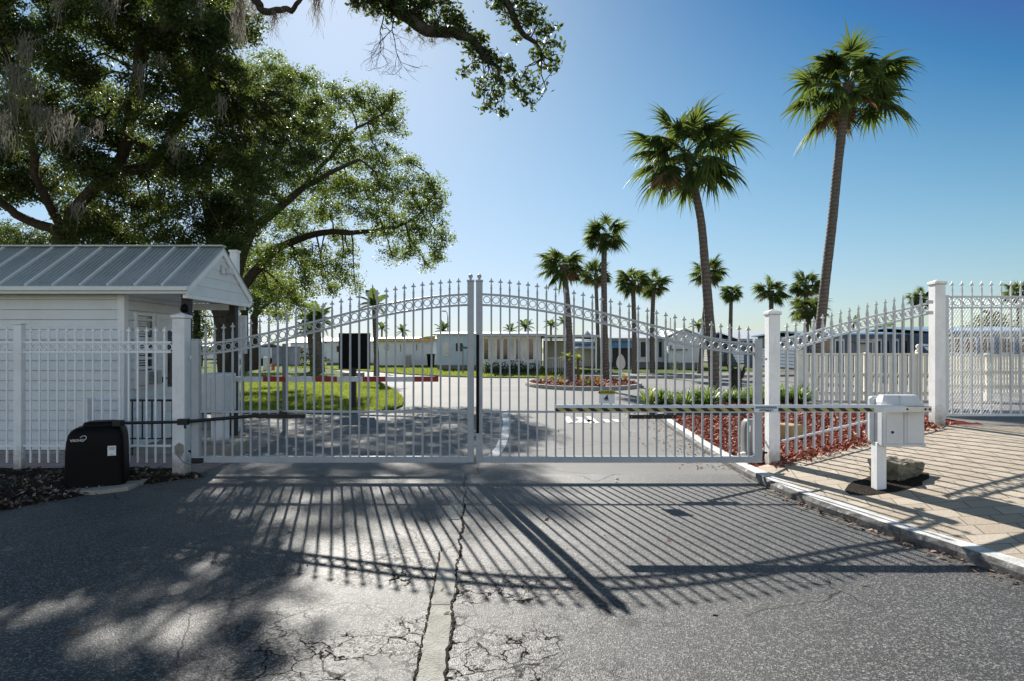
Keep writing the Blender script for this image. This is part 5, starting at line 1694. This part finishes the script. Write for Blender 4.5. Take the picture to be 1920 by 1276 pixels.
for a, b in ((455, 140), (440, 60), (470, 180), (430, 200), (495, 170), (520, 220), (480, 250), (510, 290), (470, 320), (500, 350), (460, 380), (540, 260), (440, 300), (535, 320), (555, 205), (575, 245), (560, 285), (545, 165), (590, 210), (530, 140), (585, 290), (600, 250), (420, 120), (450, 240)):
    LB2.append((a + random.uniform(-8, 8), b + random.uniform(-8, 8), 15.2 + random.uniform(-1.4, 1.4), random.uniform(24, 38)))
LB2 += [(500, 222, 15, 28), (512, 238, 16, 28), (526, 248, 14.6, 26), (488, 208, 14.4, 26), (548, 232, 15.5, 22)]
LV, lob3 = [], []
for c, r in lobes_world(LB):
    v, sp_ = lobe_leaves(c, r * 1.06, 265, .076, .85, .088, 36)
    LV.append(v); lob3.append((c, r, sp_))
for c, r in lobes_world(LB2):
    v, sp_ = lobe_leaves(c, r, 120, .078, .8, .07, 40)
    LV.append(v); lob3.append((c, r, sp_))
# the overhanging leaves, small sprays along the limb ends
OH = [(690, -8, 9, 26), (720, 6, 9, 26), (752, 8, 9, 28), (790, 18, 9, 26), (822, 36, 9, 22), (846, 46, 8.9, 18), (868, 58, 9, 18), (890, 72, 9, 20), (905, 96, 9, 18), (880, 88, 8.9, 16), (893, 118, 9, 16), (862, 132, 8.9, 12), (930, 118, 9, 20), (952, 124, 9.1, 18), (925, 150, 9, 22), (905, 165, 9, 20), (930, 178, 9, 20), (910, 200, 9, 16), (945, 200, 8.9, 16), (968, 160, 9, 20), (990, 150, 9, 18), (985, 175, 9, 17), (1004, 196, 8.9, 13), (1008, 170, 8.9, 13), (965, 138, 9, 14), (735, 30, 9, 18), (770, 45, 9, 14), (700, 18, 9, 18), (668, 4, 9, 16), (705, -14, 9.1, 28), (735, -12, 8.9, 28), (765, -8, 9.1, 30), (800, -2, 8.9, 28), (828, 12, 9.1, 26), (785, 34, 9.1, 22), (850, 28, 9, 22), (868, 42, 9.1, 20), (745, 14, 8.8, 24), (815, 48, 8.8, 16), (680, -10, 9, 24), (645, -14, 9, 18), (900, 84, 9.1, 20), (920, 100, 8.9, 18),
      (925, -12, 8.7, 26), (945, 8, 8.7, 22), (975, 10, 8.7, 24), (1005, 12, 8.7, 20), (960, 40, 8.7, 18), (985, 36, 8.7, 22), (1012, 40, 8.7, 20), (1030, 62, 8.7, 18), (1010, 70, 8.7, 18), (1038, 90, 8.7, 15), (1022, 100, 8.7, 16), (1000, 100, 8.7, 13), (1026, 124, 8.7, 13), (1040, 112, 8.7, 10), (975, 75, 8.7, 11)]
lob_far = []
for c, r in lobes_world(OH):
    v, sp_ = lobe_leaves(c, r * 1.05, 430, .085, .9, .05, 12)
    LV.append(v); lob_far.append((c, r, sp_))
np_mesh('crown', np.concatenate(LV), OAKLEAF, oak)
q = MB(); twigs(q, nodes, lob3, .022); twigs(q, far + far2, lob_far, .008)
# bare twigs hanging under the limb
def bare(p, d, ln, r, dep):
    pts = [p]; dd = Vector(d)
    for _ in range(3):
        dd = (dd + Vector(rng.normal(0, .22, 3)) * Vector((1, 1, .4))).normalized(); pts.append(pts[-1] + dd * ln / 3)
    q.tube(pts, [r, r * .85, r * .7, r * .55], 4, False)
    if dep > 0:
        for k in range(3 if dep > 1 else 2):
            nd = (dd + Vector(rng.normal(0, .62, 3)) * Vector((1, .6, .7))).normalized()
            bare(pts[1 + (k % 3)], nd, ln * rng.uniform(.6, .85), r * .6, dep - 1)
bare(P(720, 30, 9), (-.12, 0, -1), .42, .011, 4)
bare(P(738, 38, 9), (.02, 0, -1), .45, .011, 4)
q.build('branches', OAKBARK, oak)
MS = []
def mo(px, py, Y, lpx, wpx, n):
    if Y > 10.5: Y = 9.4 + (Y - 10.5) * .5; n = int(n * .5)
    MS.append((P(px, py, Y), lpx / F * Y, wpx / F * Y, n))
mo(205, -10, 11, 75, 22, 110); mo(45, 70, 11, 130, 18, 90); mo(25, 120, 11, 200, 20, 110); mo(60, 150, 11.5, 110, 24, 90); mo(92, 205, 12, 90, 22, 110); mo(120, 215, 12, 95, 22, 120); mo(150, 240, 12.2, 75, 18, 100); mo(70, 200, 12, 80, 20, 70)
mo(8, 210, 11.5, 120, 12, 80); mo(262, 120, 12, 90, 14, 70); mo(376, -10, 11, 75, 7, 40); mo(145, 380, 14, 60, 14, 60); mo(330, 260, 14, 70, 16, 70); mo(415, 180, 13, 60, 12, 50); mo(185, 225, 12.4, 45, 14, 60); mo(110, -12, 10.8, 80, 16, 70); mo(300, 100, 12, 70, 12, 40)
mo(452, -8, 9.6, 128, 10, 75); mo(445, 20, 9.6, 110, 12, 60); mo(515, 22, 9.2, 72, 8, 55); mo(536, 18, 9.2, 30, 7, 30); mo(594, -12, 9.2, 100, 7, 55); mo(500, 20, 9.2, 26, 6, 18); mo(626, -20, 9.2, 82, 2, 8); mo(663, -5, 9, 45, 9, 45); mo(682, 5, 9, 34, 8, 35); mo(700, 20, 9, 40, 9, 30); mo(476, 0, 9.4, 60, 10, 40)
mo(790, 62, 9, 42, 8, 30); mo(810, 72, 9, 26, 10, 30); mo(840, 68, 9, 20, 12, 40); mo(765, 55, 9, 24, 8, 20); mo(955, 20, 8.7, 40, 5, 22); mo(870, 70, 9, 14, 10, 24)
moss(MS, parent=oak)

# ---- two oaks further along the lane
def far_oak(label, px, Y, trunk_px, LBs, L=.16):
    r = thing('oak_tree', (XY(px, Y), Y, 0), label, 'tree', 'live oaks')
    q = MB(); nd = limb(q, [(XY(px, Y), Y, -.1), P(px + 1, 660, Y), P(px - 3, 620, Y), P(px - 2, 590, Y)], .34, .26, 9, .02)
    for a, b, Yl, rr in LBs[::2]:
        nd += limb(q, [P(px - 2, 592, Y), P((px + a) / 2, (560 + b) / 2, (Y + Yl) / 2), P(a, b, Yl)], .16, .05, 6, .05)
    q.build('trunk', OAKBARK, r)
    LV = []
    for c, rr in lobes_world(LBs): LV.append(lobe_leaves(c, rr, 26, L, .85, .22, 24)[0])
    np_mesh('crown', np.concatenate(LV), OAKLEAF, r)


far_oak('live oak with an upright trunk on the far grass, nearer the gatehouse porch', 460, 41, 0, [(455, 560, 40, 36), (430, 520, 41, 40), (480, 520, 42, 40), (510, 560, 40, 26), (400, 560, 40, 34), (450, 480, 41, 40), (500, 490, 41, 36), (485, 580, 39, 24)])
far_oak('live oak with a slim trunk on the far grass, next to the marker post', 479, 45, 0, [(500, 560, 44, 34), (530, 540, 45, 34), (480, 530, 45, 40), (540, 575, 44, 24), (510, 500, 45, 36), (470, 560, 44, 26), (555, 560, 44, 20), (520, 590, 44, 20)])
far_oak('pale green bushy oak in the distance between gatehouse roof and mossy oak', 40, 60, 0, [(40, 450, 58, 46), (0, 460, 60, 50), (80, 470, 58, 40), (110, 450, 58, 36), (20, 500, 60, 50), (-50, 450, 60, 60)], .22)
far_oak('bushy oak seen under the porch beside the black lamp', 372, 50, 0, [(372, 600, 50, 24), (385, 625, 50, 22), (362, 630, 50, 24), (395, 650, 50, 14), (350, 590, 50, 30), (375, 575, 50, 22)], .2)
far_oak('dark bushy tree behind the grey home through the diamond mesh', 1860, 52, 0, [(1850, 612, 50, 26), (1820, 622, 50, 18), (1885, 615, 50, 24), (1870, 600, 52, 16), (1835, 606, 52, 16), (1915, 620, 50, 20)], .2)

# ================================================================== palms
def fan_crown(seed, nf=48, R=1.0, hang=0.5):
    """cabbage palm crown of radius about R: ribbons of green and of dead fronds"""
    g = np.random.default_rng(seed); S, D = [], []
    for f in range(nf):
        t = (f + .5) / nf
        azm = f * 2.39996 + g.normal(0, .2)
        elv = math.asin(max(-.93, min(.97, .97 - 1.75 * t + g.normal(0, .10))))
        pl = R * (.52 + .08 * g.normal()) * (.82 if t < .2 else 1)
        d = np.array([math.cos(azm) * math.cos(elv), math.sin(azm) * math.cos(elv), math.sin(elv)])
        p = d * .05 * R; pts = [p]
        for k in range(5):
            d = d + np.array([0, 0, -.05]); d /= np.linalg.norm(d)
            p = p + d * pl / 5; pts.append(p)
        pts = np.array(pts)
        side = np.cross(d, [0, 0, 1.0]); side /= np.linalg.norm(side) + 1e-9
        nrm = np.cross(side, d)
        if nrm[2] < 0: nrm = -nrm; side = -side
        dead = t > .90 and g.random() < .45
        dst = D if dead else S
        wd = np.linspace(.016, .008, 6)[:, None] * R
        dst.append(np.stack([pts - side * wd, pts + side * wd], 1))
        nl, m_ = 34, 6
        bl = R * (.58 + .07 * g.normal()) * (.8 if dead else 1)
        roll = g.normal(0, .6); cv = g.uniform(-.1, .4)
        s2 = side * math.cos(roll) + nrm * math.sin(roll); n2 = nrm * math.cos(roll) - side * math.sin(roll)
        for j in range(nl):
            u = (j + .5) / nl * 2 - 1
            a = u * math.radians(125) + g.normal(0, .035)
            dd = d * math.cos(a) + s2 * math.sin(a) + n2 * (.25 - .5 * abs(u)) * g.uniform(.3, 1.5) + np.array([0, 0, -cv])
            dd /= np.linalg.norm(dd)
            base = pts[-1] + d * bl * .16 * math.cos(a)
            l = bl * (.66 + .34 * math.cos(a * .55)) * g.uniform(.72, 1.18)
            q_ = base.copy(); cs = [q_]; dr = dd.copy()
            hg = hang * g.uniform(.2, 1.7)
            for k in range(m_ - 1):
                dr = dr + np.array([0, 0, -(.05 + .22 * hg * (k / 4) ** 1.4)]) - n2 * .05; dr /= np.linalg.norm(dr)
                q_ = q_ + dr * l / (m_ - 1); cs.append(q_)
            cs = np.array(cs)
            tw = np.cross(dd, n2); tw /= np.linalg.norm(tw) + 1e-9
            tw = tw * math.cos(.7) + n2 * math.sin(.7) * (1 if j % 2 else -1)
            wv = np.array([.012, .027, .026, .014, .0055, .001])[:, None] * R * g.uniform(.8, 1.2)
            dst.append(np.stack([cs - tw * wv, cs + tw * wv], 1))
    return np.array(S), (np.array(D) if D else None)


PALM_N = [0]
def fan_palm(label, crown_px, crown_py, r_px, base_px, Y, seed, bend=0.0, zb=0.05, nf=36, tr=(.17, .15), group='cabbage palms', mid=None, hang=.5, trunk_top=None):
    B = Vector((XY(base_px, Y), Y, zb)); R = r_px / F * Y * 1.0
    top = P(*(trunk_top or (crown_px, crown_py + r_px * .15)), Y)
    root = thing('cabbage_palm', B, label, 'palm tree', group)
    q = MB()
    if mid: pts = [B - Vector((0, 0, .1))] + [P(a, b, Y) for a, b in mid] + [top]
    else:
        mm = (B + top) / 2 + Vector((bend, 0, 0)); pts = [B - Vector((0, 0, .1)), B + (mm - B) * .5 + Vector((bend * .3, 0, 0)), mm, mm + (top - mm) * .5 + Vector((bend * .25, 0, 0)), top]
    pts = [Vector(p) for p in pts]
    out = []
    for i in range(len(pts) - 1):
        p0, p1, p2, p3 = pts[max(i - 1, 0)], pts[i], pts[i + 1], pts[min(i + 2, len(pts) - 1)]
        n_ = max(3, int((p2 - p1).length / .22))
        for k in range(n_):
            t = k / n_
            out.append(0.5 * ((2 * p1) + (p2 - p0) * t + (2 * p0 - 5 * p1 + 4 * p2 - p3) * t * t + (3 * p1 - p0 - 3 * p2 + p3) * t ** 3))
    out.append(pts[-1])
    n_ = len(out); rad = []
    for k in range(n_):
        t = k / (n_ - 1)
        r = tr[0] + (tr[1] - tr[0]) * t
        if t < .06: r *= 1.25 - t * 4
        if t > .90: r *= 1 + (t - .9) * 5.5
        rad.append(r * (1 + .035 * (k % 2) + random.uniform(-.02, .02)))
    q.tube(out, rad, 10); q.build('trunk', PALMBARK, root)
    if isinstance(seed, tuple): S, D = seed
    else: S, D = fan_crown(seed, nf, 1.0, hang)
    rz = random.uniform(0, 6.28) if isinstance(seed, tuple) else 0
    cz, sz = math.cos(rz), math.sin(rz)
    M = np.array([[cz, -sz, 0], [sz, cz, 0], [0, 0, 1]])
    c0 = np.array(top)
    strips_mesh('crown', S @ M.T * R + c0, PALMLEAF, root)
    if D is not None: strips_mesh('dead_fronds', D @ M.T * R + c0, DEADLEAF, root)
    return root


fan_palm('tall cabbage palm with a big shaggy crown behind the green border plants', 1286, 285, 105, 1338, 20.2, 11, mid=[(1338, 690), (1330, 600), (1322, 500), (1312, 400)], trunk_top=(1286, 288), nf=37, tr=(.18, .11), hang=1.0)
fan_palm('tallest cabbage palm, slim curved trunk rising behind the cream fence', 1594, 150, 104, 1531, 23, 23, mid=[(1534, 660), (1546, 540), (1560, 420), (1572, 300)], trunk_top=(1590, 158), nf=33, tr=(.175, .15), hang=1.1)
CR = [fan_crown(s, n_, 1.0, .8) for s, n_ in ((101, 32), (102, 26), (103, 36))]
for i, (lab, cx_, cy_, r, bx, Y, bend) in enumerate([
    ('cabbage palm on the mulch island, leaning trunk and wide crown', 1056, 490, 46, 1068, 27.0, .1),
    ('tallest cabbage palm on the mulch island with a few brown fronds', 1133, 432, 46, 1137, 28.4, -.05),
    ('cabbage palm half hidden behind the tallest island palm', 1117, 510, 32, 1123, 45, 0),
    ('cabbage palm with a full round crown, one of a touching pair by the porch house', 1186, 520, 34, 1189, 36, .05),
    ('cabbage palm with one frond hanging low, one of a touching pair by the porch house', 1226, 528, 33, 1223, 38, -.05),
    ('cabbage palm behind the tall shaggy palm, trunk slanting the other way', 1328, 506, 34, 1312, 36, 0),
    ('short thin cabbage palm between the shaggy palm and the gate post', 1371, 545, 22, 1368, 44, 0),
    ('cabbage palm whose trunk vanishes behind the white gate post cap', 1446, 540, 34, 1446, 38, 0),
    ('cabbage palm with its crown above another beside the tallest palm', 1511, 530, 32, 1512, 37, 0),
    ('low cabbage palm with the crown tucked under its neighbour by the tallest palm', 1514, 572, 36, 1508, 34, 0),
    ('cabbage palm showing behind the top of the tall white post', 1727, 556, 26, 1727, 40, 0),
    ('cabbage palm behind the spear tips at the end of the mesh gate', 1910, 545, 28, 1912, 40, 0)]):
    fan_palm(lab, cx_, cy_, r, bx, Y, CR[i % 3], bend, 0.1, tr=(.16, .125))


def feather_palm(label, px, py, r_px, base, Y, seed, nf=16, group=None, name='feather_palm', trunk_r=.12, mat=None, zb=0.0, droop=1.0):
    g = np.random.default_rng(seed); R = r_px / F * Y; S = []
    top = P(px, py, Y); B = Vector((XY(base, Y), Y, zb))
    root = thing(name, B, label, 'palm tree', group)
    q = MB(); q.tube([B - Vector((0, 0, .1)), B.lerp(top, .35) + Vector((.03, 0, 0)), B.lerp(top, .7), top], [trunk_r * 1.2, trunk_r, trunk_r * .9, trunk_r], 8); q.build('trunk', PALMBARK, root)
    for f in range(nf):
        azm = f * 2.39996; elv = math.radians(80 - 95 * ((f + .5) / nf) + g.normal(0, 8))
        d = np.array([math.cos(azm) * math.cos(elv), math.sin(azm) * math.cos(elv), math.sin(elv)]); p = np.array(top); pts = [p]
        for k in range(9):
            d = d + np.array([0, 0, -.14 * droop * (.4 + k / 9)]); d /= np.linalg.norm(d); p = p + d * R * 1.1 / 9; pts.append(p)
        pts = np.array(pts); side = np.cross(pts[-1] - pts[0], [0, 0, 1.0]); side /= np.linalg.norm(side) + 1e-9
        for k in range(1, 10):
            for j in range(3):
                c = pts[k - 1] + (pts[k] - pts[k - 1]) * j / 3
                for s in (-1, 1):
                    dd = side * s * .8 + (pts[k] - pts[k - 1]) / np.linalg.norm(pts[k] - pts[k - 1]) * .55 + np.array([0, 0, -.25])
                    dd /= np.linalg.norm(dd); l = R * .36 * math.sin(math.pi * (.12 + .8 * (k / 10))) * g.uniform(.85, 1.1)
                    e = c + dd * l; mm = c + dd * l * .5 + [0, 0, .02 * R]; e = e + [0, 0, -.1 * l]
                    w_ = np.array([0, 0, 1.0]) * .018 * R + (pts[k] - pts[k - 1]) * .08
                    S.append(np.stack([np.stack([c - w_ * .4, c + w_ * .4]), np.stack([mm - w_, mm + w_]), np.stack([e - w_ * .1, e + w_ * .1])]))
    strips_mesh('crown', np.array(S), mat or PALMLEAF, root)
    return root


feather_palm('feather palm with arching fronds leaning beside the black sign', 702, 572, 34, 706, 30, 3, 14, trunk_r=.13)
feather_palm('thick feather palm with a dense dark crown by the far lane', 592, 602, 36, 600, 40, 4, 26, trunk_r=.3)
feather_palm('second feather palm of the dark pair by the far lane, thinner trunk', 580, 622, 28, 588, 41, 5, 20, trunk_r=.2)
for i, (px, py, r, Y) in enumerate([(830, 620, 18, 75), (985, 614, 18, 70), (957, 620, 14, 72), (1033, 610, 15, 66), (1058, 606, 16, 64), (755, 622, 14, 80), (716, 616, 14, 76), (1310, 612, 18, 70), (1662, 618, 18, 60), (1600, 606, 14, 62)]):
    feather_palm('small feather palm top showing above the roofs across the street', px, py, r, px, Y, 40 + i, 14, 'small palms behind the mobile homes', 'small_palm', .12)
YP = m_leaf('yellow_green_palm', (.12, .17, .04), (.28, .34, .08), .4, (.5, .55, .12))
feather_palm('young yellow green palm on the mulch island in front of the leaning palm trunk', 1063, 668, 13, 1066, 26, 61, 14, 'young palms on the island', 'young_palm', .07, YP, .14)
feather_palm('young yellow green palm on the mulch island behind the leaning palm trunk', 1084, 672, 12, 1083, 27.6, 62, 14, 'young palms on the island', 'young_palm', .07, YP, .14)

# dark palm stump
sx_, sY = XY(1381, 18.6), 18.6
sp = thing('palm_stump', (sx_, sY, .1), 'ragged dark palm stump behind the green border plants', 'stump')
q = MB(); q.lathe((sx_, sY, 0.0), [(.21, 0), (.17, .2), (.15, .6), (.17, .9), (.12, 1.02), (.05, .98)], 11); q.build('trunk', OAKBARK, sp)
q = MB()
for k in range(7):
    a = k * .9; q.tube([(sx_ + .15 * math.cos(a), sY + .15 * math.sin(a), .75 + .1 * (k % 3)), (sx_ + .26 * math.cos(a), sY + .26 * math.sin(a), 1.0 + .05 * (k % 4))], [.05, .03], 5)
q.build('leaf_bases', OAKBARK, sp)

# ================================================================== border plants
def strap_plant(c, R, n, g):
    S = []
    for _ in range(n):
        a = g.uniform(0, 2 * np.pi); e = g.uniform(.5, 1.35)
        d = np.array([math.cos(a) * math.cos(e), math.sin(a) * math.cos(e), math.sin(e)]); p = np.array(c) + d * .02; pts = [p]
        l = R * g.uniform(.6, 1.1)
        for k in range(5):
            d = d + np.array([0, 0, -.16 * (k + 1) / 3]); d /= np.linalg.norm(d); p = p + d * l / 5; pts.append(p)
        pts = np.array(pts); s = np.array([-math.sin(a), math.cos(a), 0]); w_ = np.array([.012, .016, .016, .012, .008, .001])[:, None] * (R / .5)
        S.append(np.stack([pts - s * w_, pts + s * w_], 1))
    return np.array(S)


pos = []
for k in range(30):
    px = 1238 + k * 9.4 + random.uniform(-4, 4); Y = 16.4 + random.uniform(-.7, .6)
    pos.append((px, Y))
for k in range(9): pos.append((1420 + k * 10, 15.6 + random.uniform(-.4, .4)))
for i, (px, Y) in enumerate(pos):
    x = XY(px, Y); z = T(x, Y)
    t_ = thing('border_plant', (x, Y, z), 'green strap leaved plant in the dense border row behind the red mulch', 'plant', 'strap leaved border plants')
    strips_mesh('leaves', strap_plant((x, Y, z), random.uniform(.42, .6), 95, rng), STRAP, t_)
for i, (px, Y) in enumerate([(1210, 17), (1222, 16.6)]):
    x = XY(px, Y)
    t_ = thing('border_plant', (x, Y, .1), ('thin wispy plant standing at the corner of the kerb', 'rusty plant at the near end of the green border row')[i], 'plant')
    strips_mesh('leaves', strap_plant((x, Y, .1), .6, 40, rng), (STRAP, YP)[i], t_)
CRO = m_leaf('croton_leaf', (.18, .08, .02), (.42, .22, .04), .35, (.5, .3, .05))
for i in range(16):
    t = random.uniform(0, 6.28); r = math.sqrt(random.random()) * .9
    x, y = ic.x + ia * r * math.cos(t), ic.y + ib * r * math.sin(t)
    t_ = thing('bedding_plant', (x, y, .14), 'small orange and green plant scattered in the mulch of the island bed', 'plant', 'bedding plants on the island')
    strips_mesh('leaves', strap_plant((x, y, .14), random.uniform(.3, .45), 26, rng), CRO if i % 3 else YP, t_)
for i, (px, Y, z) in enumerate([(1495, 8.9, 0), (1515, 11, 0)]):
    x = XY(px, Y)
DRYG = m_leaf('dull_weed_leaf', (.03, .04, .015), (.09, .095, .04), .3, (.15, .16, .06))
for i, (x, y) in enumerate([(-5.55, 6.95), (-4.35, 7.55)]):
    t_ = thing('weed_tuft', (x, y, .07), ('thin straw coloured grass tuft in the leaf litter before the black opener', 'low green weed between the black opener pad and the gate post')[i], 'weed')
    strips_mesh('leaves', strap_plant((x, y, .07), (.2, .13)[i], (16, 50)[i], rng), (DRYG, DRYG)[i], t_)
# small dark bush at the lane end
for i, (px, py, Y, r, lab) in enumerate([(576, 668, 39, 18, 'dark rounded bush at the foot of the feather palm pair'), (1268, 682, 43, 9, 'spiky dark bush against the plain white gable wall'), (608, 672, 54, 10, 'low hedge bush beside the white home with black shutters')]):
    x = XY(px, Y); t_ = thing('bush', (x, Y, 0), lab, 'bush')
    v, _ = lobe_leaves((x, Y, ZY(py, Y) - .1), r / F * Y, 90, .13, 1.0, .14, 20)
    np_mesh('foliage', v, OAKLEAF, t_)
